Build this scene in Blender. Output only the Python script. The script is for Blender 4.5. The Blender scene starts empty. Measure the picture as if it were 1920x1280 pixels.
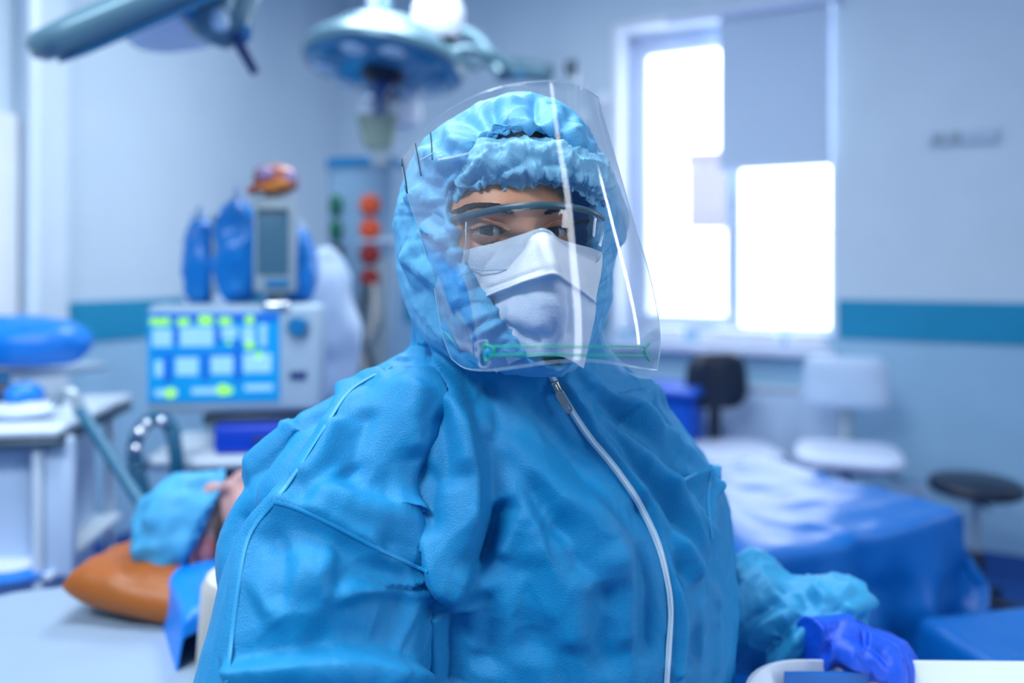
import bpy, bmesh, math, random
import numpy as np
from mathutils import Vector, Matrix
from mathutils.bvhtree import BVHTree

# ---------------------------------------------------------------- camera, world, light, exposure
PI = math.pi
F = 1493.0          # focal length in pixels of the 1920 px wide frame (28 mm on 36 mm)
CAMZ, HZ = 1.45, 500.0
sc = bpy.context.scene
C = sc.collection
cam_d = bpy.data.cameras.new('camera'); cam = bpy.data.objects.new('camera', cam_d); C.objects.link(cam)
cam.location = (0, 0, CAMZ); cam.rotation_euler = (PI/2, 0, 0)
cam_d.sensor_width = 36; cam_d.lens = 36*F/1920; cam_d.shift_y = -(640-HZ)/1920
cam_d.clip_start = .02; cam_d.clip_end = 100
cam_d.dof.use_dof = True; cam_d.dof.focus_distance = .72; cam_d.dof.aperture_fstop = 1.9
sc.camera = cam
sc.view_settings.view_transform = 'Standard'; sc.view_settings.look = 'None'
sc.view_settings.gamma = 1; sc.view_settings.use_curve_mapping = False
sc.view_settings.exposure = 0.0
sc.cycles.use_denoising = True
sc.cycles.transparent_max_bounces = 24
sc.cycles.sample_clamp_indirect = 6

w = bpy.data.worlds.new('world'); sc.world = w; w.use_nodes = True
bg = w.node_tree.nodes['Background']
bg.inputs[0].default_value = (.84, .91, 1, 1); bg.inputs[1].default_value = 6

# room frame: corner K, e1 along the back wall, e2 along the left wall towards the camera
K = np.array([-1.19, 5.53, 0.]); E1 = np.array([.8895, -.457, 0.]); E2 = np.array([-.457, -.8895, 0.])
ROOM_A = math.atan2(-.457, .8895); CEIL = 3.3
RU, RV = 6.2, 6.4
def rw(u, v, z): return tuple(K + u*E1 + v*E2 + np.array([0, 0, z]))
def P(px, py, Y): return np.array([(px-960)/F*Y, Y, CAMZ-(py-HZ)/F*Y])

def area_light(name, loc, size, sy, power, col, rot):
    d = bpy.data.lights.new(name, 'AREA'); d.shape = 'RECTANGLE'; d.size = size; d.size_y = sy; d.energy = power; d.color = col
    o = bpy.data.objects.new(name, d); o.location = loc; o.rotation_euler = rot; C.objects.link(o); return o
LCOL = (.90, .96, 1)
# the ceiling's luminaires (their housings are built below): four panels
PANELS = [(1.9, 2.0, 44), (2.6, 3.7, 40), (2.7, 5.5, 84)]
for (u, v, pw) in PANELS:
    area_light('ceiling_panel_light', rw(u, v, CEIL-.075), 1.15, .55, pw, LCOL, (0, 0, ROOM_A))

# ---------------------------------------------------------------- helpers
MATS = {}
def mat(name, col, rough=.5, metal=0, spec=.5, bump=0, bscale=60, emit=0, sheen=0, trans=0, alpha=1, ecol=None, coat=0, var=0, vscale=5, noise_detail=4, sss=0):
    m = bpy.data.materials.new(name); m.use_nodes = True; MATS[name] = m
    nt = m.node_tree; b = nt.nodes['Principled BSDF']
    b.inputs['Base Color'].default_value = (*col, 1); b.inputs['Roughness'].default_value = rough
    b.inputs['Metallic'].default_value = metal; b.inputs['Specular IOR Level'].default_value = spec
    b.inputs['Transmission Weight'].default_value = trans; b.inputs['Alpha'].default_value = alpha
    b.inputs['Coat Weight'].default_value = coat
    if sheen: b.inputs['Sheen Weight'].default_value = sheen; b.inputs['Sheen Roughness'].default_value = .5
    if sss:
        b.inputs['Subsurface Weight'].default_value = sss; b.inputs['Subsurface Scale'].default_value = .01
        b.inputs['Subsurface Radius'].default_value = (1, .35, .2)
    if emit: b.inputs['Emission Color'].default_value = (*(ecol or col), 1); b.inputs['Emission Strength'].default_value = emit
    tc = nt.nodes.new('ShaderNodeTexCoord')
    nz = nt.nodes.new('ShaderNodeTexNoise'); nz.inputs['Scale'].default_value = vscale; nz.inputs['Detail'].default_value = noise_detail
    nt.links.new(tc.outputs['Object'], nz.inputs['Vector'])
    v = var or .03
    mp = nt.nodes.new('ShaderNodeMapRange'); mp.inputs[1].default_value = .3; mp.inputs[2].default_value = .7
    mp.inputs[3].default_value = 1-v; mp.inputs[4].default_value = 1+v
    mx = nt.nodes.new('ShaderNodeVectorMath'); mx.operation = 'SCALE'; mx.inputs[0].default_value = col
    nt.links.new(nz.outputs['Fac'], mp.inputs[0]); nt.links.new(mp.outputs[0], mx.inputs['Scale']); nt.links.new(mx.outputs[0], b.inputs['Base Color'])
    if bump:
        bn = nt.nodes.new('ShaderNodeTexNoise'); bn.inputs['Scale'].default_value = bscale; bn.inputs['Detail'].default_value = 3
        nt.links.new(tc.outputs['Object'], bn.inputs['Vector'])
        bu = nt.nodes.new('ShaderNodeBump'); bu.inputs['Strength'].default_value = bump; bu.inputs['Distance'].default_value = .002
        nt.links.new(bn.outputs['Fac'], bu.inputs['Height']); nt.links.new(bu.outputs[0], b.inputs['Normal'])
    return m

def nonwoven(name, col, hi=.25, rough=.5, transl=.15, spec=.45, opacity=1.0):
    """spun-bonded fabric: tiny emboss pattern + soft crumple bump, a little light through it"""
    m = bpy.data.materials.new(name); m.use_nodes = True; MATS[name] = m
    nt = m.node_tree; N = nt.nodes; L = nt.links; b = N['Principled BSDF']; out = N['Material Output']
    tc = N.new('ShaderNodeTexCoord')
    n1 = N.new('ShaderNodeTexNoise'); n1.inputs['Scale'].default_value = 14; n1.inputs['Detail'].default_value = 6; n1.inputs['Roughness'].default_value = .65
    n2 = N.new('ShaderNodeTexNoise'); n2.inputs['Scale'].default_value = 900; n2.inputs['Detail'].default_value = 2
    vo = N.new('ShaderNodeTexVoronoi'); vo.inputs['Scale'].default_value = 900
    for n in (n1, n2, vo): L.new(tc.outputs['Object'], n.inputs['Vector'])
    mp = N.new('ShaderNodeMapRange'); mp.inputs[1].default_value = .35; mp.inputs[2].default_value = .7; mp.inputs[3].default_value = 0; mp.inputs[4].default_value = hi
    L.new(n1.outputs['Fac'], mp.inputs[0])
    mx = N.new('ShaderNodeMix'); mx.data_type = 'RGBA'; mx.inputs['A'].default_value = (*col, 1)
    mx.inputs['B'].default_value = (*(min(1, c+.22) for c in col), 1)
    L.new(mp.outputs[0], mx.inputs['Factor'])
    L.new(mx.outputs['Result'], b.inputs['Base Color'])
    b.inputs['Roughness'].default_value = rough; b.inputs['Specular IOR Level'].default_value = spec
    b.inputs['Sheen Weight'].default_value = .04; b.inputs['Sheen Roughness'].default_value = .45; b.inputs['Sheen Tint'].default_value = (.6, .85, 1, 1)
    b1 = N.new('ShaderNodeBump'); b1.inputs['Strength'].default_value = .6; b1.inputs['Distance'].default_value = .0006
    L.new(vo.outputs['Distance'], b1.inputs['Height'])
    b2 = N.new('ShaderNodeBump'); b2.inputs['Strength'].default_value = .22; b2.inputs['Distance'].default_value = .006
    n3 = N.new('ShaderNodeTexNoise'); n3.inputs['Scale'].default_value = 26; n3.inputs['Detail'].default_value = 5
    L.new(tc.outputs['Object'], n3.inputs['Vector']); L.new(n3.outputs['Fac'], b2.inputs['Height'])
    L.new(b1.outputs[0], b2.inputs['Normal']); L.new(b2.outputs[0], b.inputs['Normal'])
    tr = N.new('ShaderNodeBsdfTranslucent'); L.new(mx.outputs['Result'], tr.inputs['Color']); L.new(b2.outputs[0], tr.inputs['Normal'])
    ms = N.new('ShaderNodeMixShader'); ms.inputs[0].default_value = transl
    L.new(b.outputs[0], ms.inputs[1]); L.new(tr.outputs[0], ms.inputs[2])
    last = ms
    if opacity < 1:
        tp = N.new('ShaderNodeBsdfTransparent'); m2 = N.new('ShaderNodeMixShader'); m2.inputs[0].default_value = 1-opacity
        L.new(ms.outputs[0], m2.inputs[1]); L.new(tp.outputs[0], m2.inputs[2]); last = m2
    L.new(last.outputs[0], out.inputs[0])
    return m

def clearfilm(name, tint=(.97, .99, 1), rough=.02, ior=1.5, haze=0):
    m = bpy.data.materials.new(name); m.use_nodes = True; MATS[name] = m
    nt = m.node_tree; N = nt.nodes; L = nt.links; out = N['Material Output']; N.remove(N['Principled BSDF'])
    tp = N.new('ShaderNodeBsdfTransparent'); tp.inputs[0].default_value = (*tint, 1)
    gl = N.new('ShaderNodeBsdfGlossy'); gl.inputs['Roughness'].default_value = rough
    lw = N.new('ShaderNodeLayerWeight'); lw.inputs['Blend'].default_value = .5
    pw = N.new('ShaderNodeMath'); pw.operation = 'POWER'; pw.inputs[1].default_value = 5; L.new(lw.outputs['Facing'], pw.inputs[0])
    fr = N.new('ShaderNodeMath'); fr.operation = 'MULTIPLY_ADD'; f0 = ((ior-1)/(ior+1))**2; fr.inputs[1].default_value = 1-f0; fr.inputs[2].default_value = f0; L.new(pw.outputs[0], fr.inputs[0])
    ms = N.new('ShaderNodeMixShader'); L.new(fr.outputs[0], ms.inputs[0]); L.new(tp.outputs[0], ms.inputs[1]); L.new(gl.outputs[0], ms.inputs[2])
    if haze:
        df = N.new('ShaderNodeBsdfDiffuse'); df.inputs[0].default_value = (.8, .9, 1, 1)
        m2 = N.new('ShaderNodeMixShader'); m2.inputs[0].default_value = haze; L.new(ms.outputs[0], m2.inputs[1]); L.new(df.outputs[0], m2.inputs[2]); ms = m2
    L.new(ms.outputs[0], out.inputs[0]); return m

def finish_mesh(me, smooth=True, angle=38):
    if smooth:
        me.polygons.foreach_set('use_smooth', [True]*len(me.polygons))
        if angle:
            bm = bmesh.new(); bm.from_mesh(me); a = math.radians(angle)
            for e in bm.edges:
                if len(e.link_faces) == 2 and e.calc_face_angle(0) > a: e.smooth = False
            bm.to_mesh(me); bm.free()
    me.update()

def thing(name, label, cat, loc=(0, 0, 0), rz=0, group=None):
    o = bpy.data.objects.new(name, None); o.location = loc; o.rotation_euler = (0, 0, rz); C.objects.link(o)
    o.empty_display_size = .05
    o['label'] = label; o['category'] = cat
    if group: o['group'] = group
    return o
def tag(o, label, cat, group=None):
    o['label'] = label; o['category'] = cat
    if group: o['group'] = group
    return o
def link_mesh(name, me, m, parent=None):
    o = bpy.data.objects.new(name, me); C.objects.link(o)
    if m is not None: me.materials.append(MATS[m] if isinstance(m, str) else m)
    if parent is not None: o.parent = parent
    return o

class MB:
    """collects shapes of one part; build() links them as one mesh object"""
    def __init__(s): s.bm = bmesh.new()
    def _xf(s, vs, M):
        for v in vs: v.co = M @ v.co
    def box(s, c, size, bev=0, rot=None, seg=3):
        r = bmesh.ops.create_cube(s.bm, size=1); vs = r['verts']
        for v in vs: v.co = Vector((v.co.x*size[0], v.co.y*size[1], v.co.z*size[2]))
        if bev:
            es = list({e for v in vs for e in v.link_edges})
            rr = bmesh.ops.bevel(s.bm, geom=es, offset=min(bev, min(size)*.49), segments=seg, affect='EDGES', profile=.5)
            vs = list({v for f in rr['faces'] for v in f.verts} | {v for v in vs if v.is_valid})
        M = Matrix.Translation(c)
        if rot is not None: M = M @ rot.to_4x4()
        s._xf(vs, M); return s
    def tube(s, pts, r, n=16, caps=True, sy=1.0):
        pts = [Vector(p) for p in pts]; m = len(pts)
        rs = r if hasattr(r, '__len__') else [r]*m
        t0 = (pts[1]-pts[0]).normalized(); up = Vector((0, 0, 1)) if abs(t0.z) < .9 else Vector((1, 0, 0))
        nrm = (up - t0*up.dot(t0)).normalized(); rings = []
        for i in range(m):
            t = (pts[min(i+1, m-1)]-pts[max(i-1, 0)]).normalized()
            nrm = (nrm - t*nrm.dot(t)).normalized(); bn = t.cross(nrm)
            rings.append([s.bm.verts.new(pts[i] + nrm*math.cos(2*PI*k/n)*rs[i] + bn*math.sin(2*PI*k/n)*rs[i]*sy) for k in range(n)])
        for i in range(m-1):
            for k in range(n): s.bm.faces.new((rings[i][k], rings[i][(k+1) % n], rings[i+1][(k+1) % n], rings[i+1][k]))
        if caps: s.bm.faces.new(rings[0][::-1]); s.bm.faces.new(rings[-1])
        return s
    def cyl(s, a, b, r, n=24, r2=None): return s.tube([a, b], [r, r if r2 is None else r2], n)
    def lathe(s, prof, c=(0, 0, 0), n=40, rot=None, ax=1., ay=1.):
        """prof: (radius, z) list"""
        M = Matrix.Translation(c)
        if rot is not None: M = M @ rot.to_4x4()
        rings = []
        for (r, z) in prof:
            if r < 1e-6: rings.append([s.bm.verts.new(M @ Vector((0, 0, z)))])
            else: rings.append([s.bm.verts.new(M @ Vector((r*ax*math.cos(2*PI*k/n), r*ay*math.sin(2*PI*k/n), z))) for k in range(n)])
        for A, B in zip(rings, rings[1:]):
            for k in range(n):
                k2 = (k+1) % n
                if len(A) == 1 and len(B) == 1: continue
                if len(A) == 1: s.bm.faces.new((A[0], B[k2], B[k]))
                elif len(B) == 1: s.bm.faces.new((A[k], A[k2], B[0]))
                else: s.bm.faces.new((A[k], A[k2], B[k2], B[k]))
        for R, rev in ((rings[0], True), (rings[-1], False)):
            if len(R) > 1: s.bm.faces.new(R[::-1] if rev else R)
        return s
    def ell(s, c, r, rot=None, n=24):
        prof = [(math.sin(PI*i/n), -math.cos(PI*i/n)) for i in range(n+1)]
        prof[0] = (0, -1); prof[-1] = (0, 1)
        M = Matrix.Translation(c)
        if rot is not None: M = M @ rot.to_4x4()
        k0 = len(s.bm.verts); s.bm.verts.ensure_lookup_table()
        s.lathe(prof, n=n*2); s.bm.verts.ensure_lookup_table()
        vs = [s.bm.verts[i] for i in range(k0, len(s.bm.verts))]
        for v in vs: v.co = M @ Vector((v.co.x*r[0], v.co.y*r[1], v.co.z*r[2]))
        return s
    def prism(s, poly, z0, z1, M=None):
        """extruded polygon in xy (or through matrix M)"""
        M = M or Matrix()
        a = [s.bm.verts.new(M @ Vector((x, y, z0))) for x, y in poly]; b = [s.bm.verts.new(M @ Vector((x, y, z1))) for x, y in poly]
        s.bm.faces.new(a[::-1]); s.bm.faces.new(b); n = len(poly)
        for i in range(n): s.bm.faces.new((a[i], a[(i+1) % n], b[(i+1) % n], b[i]))
        return s
    def grid(s, G, cu=False):
        G = np.asarray(G); n, m = G.shape[:2]
        V = [[s.bm.verts.new(G[i, j]) for j in range(m)] for i in range(n)]
        for i in range(n if cu else n-1):
            for j in range(m-1): s.bm.faces.new((V[i][j], V[i][j+1], V[(i+1) % n][j+1], V[(i+1) % n][j]))
        return s
    def mesh(s, name, recalc=True):
        if recalc: bmesh.ops.recalc_face_normals(s.bm, faces=s.bm.faces)
        me = bpy.data.meshes.new(name); s.bm.to_mesh(me); s.bm.free(); return me
    def build(s, name, m, parent=None, angle=38, recalc=True, kind=None):
        me = s.mesh(name, recalc); finish_mesh(me, True, angle)
        o = link_mesh(name, me, m, parent)
        if kind: o['kind'] = kind
        return o

def apply_mod(me, add):
    """run modifiers on a mesh and hand back the plain result"""
    o = bpy.data.objects.new('tmp', me); C.objects.link(o); add(o)
    dg = bpy.context.evaluated_depsgraph_get(); dg.update()
    r = bpy.data.meshes.new_from_object(o.evaluated_get(dg), depsgraph=dg)
    bpy.data.objects.remove(o); return r
def voxel(me, size, smooth=2):
    def add(o):
        m = o.modifiers.new('r', 'REMESH'); m.mode = 'VOXEL'; m.voxel_size = size; m.use_smooth_shade = True
        if smooth: k = o.modifiers.new('s', 'SMOOTH'); k.iterations = smooth; k.factor = .5
    return apply_mod(me, add)
def solid(me, t, off=0, sub=0):
    def add(o):
        if sub: k = o.modifiers.new('u', 'SUBSURF'); k.levels = sub
        m = o.modifiers.new('r', 'SOLIDIFY'); m.thickness = t; m.offset = off
    return apply_mod(me, add)
def cr(Pc, n, closed=False):
    """Catmull-Rom resample along axis 0 to n samples"""
    Pc = np.asarray(Pc, float); m = len(Pc)
    t = np.linspace(0, m if closed else m-1, n, endpoint=not closed)
    i = np.floor(t).astype(int)
    if not closed: i = np.minimum(i, m-2)
    f = (t-i).reshape((-1,)+(1,)*(Pc.ndim-1))
    g = (lambda k: Pc[(i+k) % m]) if closed else (lambda k: Pc[np.clip(i+k, 0, m-1)])
    p0, p1, p2, p3 = g(-1), g(0), g(1), g(2)
    return .5*((2*p1)+(-p0+p2)*f+(2*p0-5*p1+4*p2-p3)*f**2+(-p0+3*p1-3*p2+p3)*f**3)
def crpath(pts, n): return [Vector(p) for p in cr(pts, n)]

_rng = np.random.RandomState(7); _perm = _rng.permutation(4096); _val = _rng.rand(4096)*2-1
def vnoise(p):
    p = np.asarray(p, float); i = np.floor(p).astype(np.int64); f = p-i; f = f*f*f*(f*(f*6-15)+10)
    def h(a, b, c): return _val[_perm[(_perm[(_perm[(i[:, 0]+a) & 4095]+i[:, 1]+b) & 4095]+i[:, 2]+c) & 4095]]
    r = 0
    for a in (0, 1):
        for b in (0, 1):
            for c in (0, 1):
                r = r + h(a, b, c)*(f[:, 0] if a else 1-f[:, 0])*(f[:, 1] if b else 1-f[:, 1])*(f[:, 2] if c else 1-f[:, 2])
    return r
def fbm(p, o=4):
    r = 0; a = 1; s = 0
    for k in range(o): r = r+a*vnoise(p*2**k+k*17.3); s += a; a *= .5
    return r/s
def ridged(p, o=3):
    r = 0; a = 1; s = 0
    for k in range(o): r = r+a*(1-np.abs(vnoise(p*2**k+k*31.7))*2.2); s += a; a *= .5
    return r/s

def worley(p, seed=0):
    """F2-F1 of a jittered cell pattern: straight creases between facets"""
    p = np.asarray(p, float)+seed; i = np.floor(p).astype(np.int64); F1 = np.full(len(p), 9.); F2 = np.full(len(p), 9.)
    for a in (-1, 0, 1):
        for b in (-1, 0, 1):
            for c in (-1, 0, 1):
                q = i+np.array([a, b, c]); h = _perm[(_perm[(_perm[q[:, 0] & 4095]+q[:, 1]) & 4095]+q[:, 2]) & 4095]
                o = np.stack([_val[h], _val[(h+911) & 4095], _val[(h+2011) & 4095]], 1)*.5+.5
                d = np.linalg.norm(q+o-p, axis=1); F2 = np.where(d < F1, F1, np.minimum(F2, d)); F1 = np.minimum(F1, d)
    return F2-F1
def facets(p, seed=0, k=.45):
    w_ = np.clip(worley(p, seed)/k, 0, 1); return (1-w_)**1.5

def vcos(me):
    a = np.empty(len(me.vertices)*3); me.vertices.foreach_get('co', a); return a.reshape(-1, 3)
def vnos(me):
    a = np.empty(len(me.vertices)*3); me.vertex_normals.foreach_get('vector', a); return a.reshape(-1, 3)
def setcos(me, a): me.vertices.foreach_set('co', a.ravel()); me.update()
def bvh(me):
    co = vcos(me); return BVHTree.FromPolygons([tuple(c) for c in co], [tuple(p.vertices) for p in me.polygons])
CAMV = Vector((0, 0, CAMZ))
def hit(tree, px, py, fallback=.8):
    d = Vector(((px-960)/F, 1, -(py-HZ)/F)).normalized()
    loc, n, i, dist = tree.ray_cast(CAMV, d)
    if loc is None:
        q = Vector(P(px, py, fallback)); loc, n, i, dist = tree.find_nearest(q)
    return np.array(loc), np.array(n)
def lay(tree, pts, n=None, off=0):
    """a curve given by picture points laid on a surface"""
    pts = cr(np.array(pts, float), n) if n else np.array(pts, float)
    out = []
    for (x, y) in pts:
        l, nn = hit(tree, x, y)
        if nn[1] > 0: nn = -nn
        out.append(l+nn*off)
    return np.array(out)
def stroke(co, no, path, wl, wr, h, taper=.2):
    """height of a cloth fold: gaussian across the path, wl/wr = widths to its left/right"""
    path = np.asarray(path); R = 3.2*max(wl, wr)
    lo = path.min(0)-R; hi = path.max(0)+R
    idx = np.where(((co > lo) & (co < hi)).all(1))[0]
    out = np.zeros(len(co))
    if not len(idx): return out
    p = co[idx]; nn = no[idx]; best = np.full(len(idx), 1e9); side = np.zeros(len(idx)); tt = np.zeros(len(idx))
    L = np.r_[0, np.cumsum(np.linalg.norm(np.diff(path, axis=0), axis=1))]; L /= L[-1]
    for k in range(len(path)-1):
        a, b = path[k], path[k+1]; d = b-a; q = p-a
        t = np.clip(q@d/(d@d+1e-12), 0, 1); r = q-t[:, None]*d; ds = np.linalg.norm(r, axis=1)
        s = np.einsum('ij,ij->i', np.cross(nn, d), r); u = ds < best
        best[u] = ds[u]; side[u] = s[u]; tt[u] = (L[k]+t*(L[k+1]-L[k]))[u]
    wd = np.where(side > 0, wl, wr)
    e = np.minimum(1, np.minimum(tt, 1-tt)/taper); e = e*e*(3-2*e)
    if taper <= 0: e = 1
    out[idx] = h*np.exp(-(best/wd)**2)*e
    return out
# ---------------------------------------------------------------- materials
mat('wall_paint', (.58, .71, .82), .6, bump=.05, bscale=200, var=.02)
mat('fill_cut_dark', (.20, .28, .35), .6)  # unseen walls' colour, darkened to cut front fill and shield haze
mat('lower_wall_blue', (.32, .55, .74), .5, bump=.05, bscale=200)  # darker, bluer tone for the wall below the teal band
mat('ceiling_paint', (.75, .82, .9), .7)
mat('teal_band', (.0, .27, .48), .45)
mat('floor_vinyl', (.02, .10, .36), .35, var=.15, vscale=12)
mat('base_vinyl', (.02, .09, .34), .4)
mat('white_plastic', (.78, .84, .9), .35)
mat('window_frame', (.62, .72, .92), .35)
mat('reveal_paint', (.8, .86, .95), .6)
nonwoven('blind_cloth', (.55, .68, .84), hi=.02, rough=.8, transl=.10)
mat('grey_metal', (.35, .45, .52), .35, metal=.4)
mat('dark_metal', (.06, .10, .14), .35, metal=.5)
mat('chrome', (.75, .8, .85), .12, metal=1)
mat('white_metal', (.62, .74, .84), .35)
mat('lamp_shell', (.11, .23, .30), .3, metal=.2)
mat('lamp_face', (.04, .26, .48), .15, coat=.6)
mat('lamp_bead', (.55, .75, .9), .1, coat=1)
mat('navy_plastic', (.0, .035, .17), .35)
mat('black_plastic', (.006, .012, .03), .45)
mat('black_vinyl', (.005, .015, .04), .4)
mat('olive_plastic', (.24, .33, .28), .5)
mat('green_socket', (.0, .12, .08), .4)
mat('orange_socket', (.72, .09, .02), .4)
mat('red_socket', (.32, .02, .015), .4)
mat('column_blue', (.20, .36, .52), .4)
mat('device_grey', (.36, .50, .62), .4)
mat('bezel_grey', (.30, .40, .46), .4)
mat('screen_blue', (.0, .25, .6), .3, emit=.4, ecol=(.0, .30, .70))
mat('screen_dark', (.06, .16, .24), .25)
mat('ui_pale', (.3, .6, .8), .5, emit=.35, ecol=(.30, .66, .92))
mat('ui_navy', (.0, .1, .5), .5, emit=.35, ecol=(.0, .14, .75))
mat('ui_lime', (.3, .8, .1), .5, emit=.5, ecol=(.40, 1, .12))
mat('knob_blue', (.0, .18, .42), .35)
mat('trolley_blue', (.0, .05, .55), .4)
mat('blue_bag', (.0, .20, .62), .35, bump=.4, bscale=20)
mat('sky_plastic', (.0, .20, .72), .4)
mat('hose_teal', (.01, .13, .24), .35)
mat('chair_white', (.50, .66, .86), .5)
mat('chair_seat', (.62, .72, .92), .5)
mat('bin_blue', (.0, .10, .62), .45)
mat('drape_blue', (.0, .12, .44), .36, bump=.15, bscale=30)
mat('sheet_white', (.26, .36, .49), .6, bump=.15, bscale=40)
mat('pillow_orange', (.32, .082, .004), .45, bump=.25, bscale=25, var=.12)
mat('beige_foam', (.50, .50, .46), .6)
mat('wrapper_brown', (.35, .07, .03), .3, var=.4, vscale=30)
mat('wrapper_orange', (.75, .25, .04), .3, var=.3, vscale=40)
mat('wrapper_violet', (.35, .25, .45), .3)
mat('far_house', (.62, .60, .85), .7)
mat('pane_white', (.8, .88, 1), .5, emit=1.3, ecol=(.85, .92, 1))
mat('streak_glow', (.8, .88, 1), .5, emit=10, ecol=(.88, .94, 1))  # emission of the added panels that streak the shield
clearfilm('window_glass', (.99, 1, 1), .01)

# ---------------------------------------------------------------- room shell
RZ = Matrix.Rotation(ROOM_A, 3, 'Z')
def wallbox(name, u0, u1, v0, v1, z0, z1, m, kind='structure', parent=None):
    b = MB(); b.box(((u0+u1)/2, -(v0+v1)/2, (z0+z1)/2), (abs(u1-u0), abs(v1-v0), z1-z0))
    M = Matrix.Translation(Vector(K)) @ Matrix.Rotation(ROOM_A, 4, 'Z')
    for v in b.bm.verts: v.co = M @ v.co
    return b.build(name, m, parent, kind=kind)
def in_room(b):   # b's vertices are (u, -v, z)
    M = Matrix.Translation(Vector(K)) @ Matrix.Rotation(ROOM_A, 4, 'Z')
    for v in b.bm.verts: v.co = M @ v.co
    return b
wallbox('floor', -.2, RU+.2, -.2, RV+.2, -.1, 0, 'floor_vinyl')
wallbox('ceiling', -.2, RU+.2, -.2, RV+.2, CEIL, CEIL+.1, 'ceiling_paint')
wallbox('wall_left', -.2, 0, -.2, RV+.2, 0, CEIL, 'wall_paint')
WU0, WU1, WZ0, WZ1 = 2.02, 3.19, 1.02, 2.83
b = MB()
for (u0, u1, z0, z1) in ((0, WU0, 0, CEIL), (WU1, RU+.2, 0, CEIL), (WU0, WU1, 0, WZ0), (WU0, WU1, WZ1, CEIL)):
    b.box(((u0+u1)/2, .16, (z0+z1)/2), (u1-u0, .32, z1-z0))
in_room(b).build('wall_back', 'wall_paint', kind='structure')
wallbox('wall_right', RU, RU+.2, 0, RV, 0, CEIL, 'fill_cut_dark')
wallbox('wall_front', -.2, RU+.2, RV, RV+.2, 0, CEIL, 'fill_cut_dark')
# coved base strips and the teal rails
wallbox('baseboard_back', 0, RU, 0, .015, 0, .11, 'base_vinyl')
wallbox('baseboard_left', 0, .015, .015, 2.05, 0, .11, 'base_vinyl')
wallbox('trim_5', 0.02, RU, 0, .010, .11, 1.088, 'lower_wall_blue')
wallbox('trim_6', 0, .010, .012, 2.06, .11, 1.088, 'lower_wall_blue')
wallbox('trim_1', WU1+.02, RU, 0, .022, 1.088, 1.283, 'teal_band')
wallbox('trim_2', 0, .022, 0, 2.06, 1.088, 1.283, 'teal_band')
wallbox('trim_3', .03, WU0-.05, 0, .022, 1.088, 1.283, 'teal_band')
# door jamb and leaf at the left edge of the picture
d1 = MB(); d1.box((.06, -2.15, 1.65), (.12, .18, 3.3), .01); d1.box((.05, -3.3, 2.6), (.1, .12, 1.4))
in_room(d1).build('trim_4', 'white_metal', kind='structure')
d2 = MB(); d2.box((.03, -2.75, 1.06), (.05, 1.0, 2.12), .008)
dd = in_room(d2).build('door_1', 'white_plastic', kind='structure')

# window_1: deep white reveal, frame, mullion, panes, sill
wn = MB(); zt, zb, WD = WZ1, WZ0, .24
for (u0, u1, z0, z1) in ((WU0, 2.085, zb, zt), (3.15, WU1, zb, zt), (2.615, 2.665, zb, zt), (WU0, WU1, zb, zb+.075), (WU0, WU1, zt-.07, zt)):
    wn.box(((u0+u1)/2, WD, (z0+z1)/2), (u1-u0, .07, z1-z0), .006)
for (a0, a1, z0, z1) in ((2.085, 2.137, zb+.07, zt-.07), (2.60, 2.62, zb+.07, zt-.07), (2.10, 2.61, zb+.07, 1.172), (2.10, 2.61, 2.70, zt-.06), (2.66, 2.68, zb+.07, zt-.07), (2.66, 3.16, zb+.05, 1.12)):
    wn.box(((a0+a1)/2, WD-.02, (z0+z1)/2), (a1-a0, .06, z1-z0), .006)
win = in_room(wn).build('window_1', 'window_frame', kind='structure')
g = MB(); g.box((2.37, WD, 1.935), (.48, .006, 1.56))
g1 = in_room(g).build('window_pane', 'window_glass', win)
g = MB(); g.box((2.915, WD, 1.93), (.49, .006, 1.66))
g2 = in_room(g).build('window_pane', 'window_glass', win)
cs = MB()
cs.box((WU0+.004, .105, (zb+zt)/2), (.012, .21, zt-zb-.01)); cs.box((WU1-.004, .105, (zb+zt)/2), (.012, .21, zt-zb-.01)); cs.box(((WU0+WU1)/2, .105, zt-.004), (WU1-WU0-.02, .21, .012))
cs.box((WU0-.012, -.006, (zb+zt)/2), (.03, .014, zt-zb+.04), .004); cs.box(((WU0+WU1)/2, -.006, zt+.012), (WU1-WU0+.02, .014, .03), .004)
in_room(cs).build('window_reveal', 'reveal_paint', win)
si = MB(); si.box(((WU0+WU1)/2, .055, WZ0-.012), (WU1-WU0+.02, .33, .05), .012)
sl = in_room(si).build('window_sill', 'window_frame', win)
la = MB(); la.box((2.64, WD-.05, 1.86), (.02, .03, .12), .006); in_room(la).build('window_handle', 'white_metal', win)

# a tower and a pale terrace seen through the left pane
MATS['far_house'].node_tree.nodes['Vector Math'].inputs[0].default_value = (.15, .145, .20)
hx, hy = (1347-960)/F*14, 14
hb = MB(); hb.box((0, 0, 0), (.80, 1.2, 1.36), .02); hb.box((0, 0, .70), (.86, 1.3, .09), .01)
hh = hb.build('neighbouring_house', 'far_house'); hh.location = (hx, hy+.6, 2.74); hh.rotation_euler = (0, 0, -.2)
tag(hh, 'pale lavender building seen outside through the left window pane', 'building')
mat('terrace_white', (.8, .85, .95), .7)
tb = MB(); tb.box((0, 0, 0), (7, 4, 2.06), .03)
tw = tb.build('terrace', 'terrace_white'); tw.location = (hx, hy+1.0, 1.03); tw['kind'] = 'structure'

# unseen glowing panel added on the right wall to streak the face shield
wallbox('streak_panel_right', RU-.03, RU, 3.40, 4.10, 1.25, 3.2, 'window_frame')
fp = wallbox('glow_pane', RU-.036, RU-.028, 3.46, 4.04, 1.31, 3.14, 'streak_glow', kind='structure', parent=None)
fp.parent = bpy.data.objects['streak_panel_right']

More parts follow.
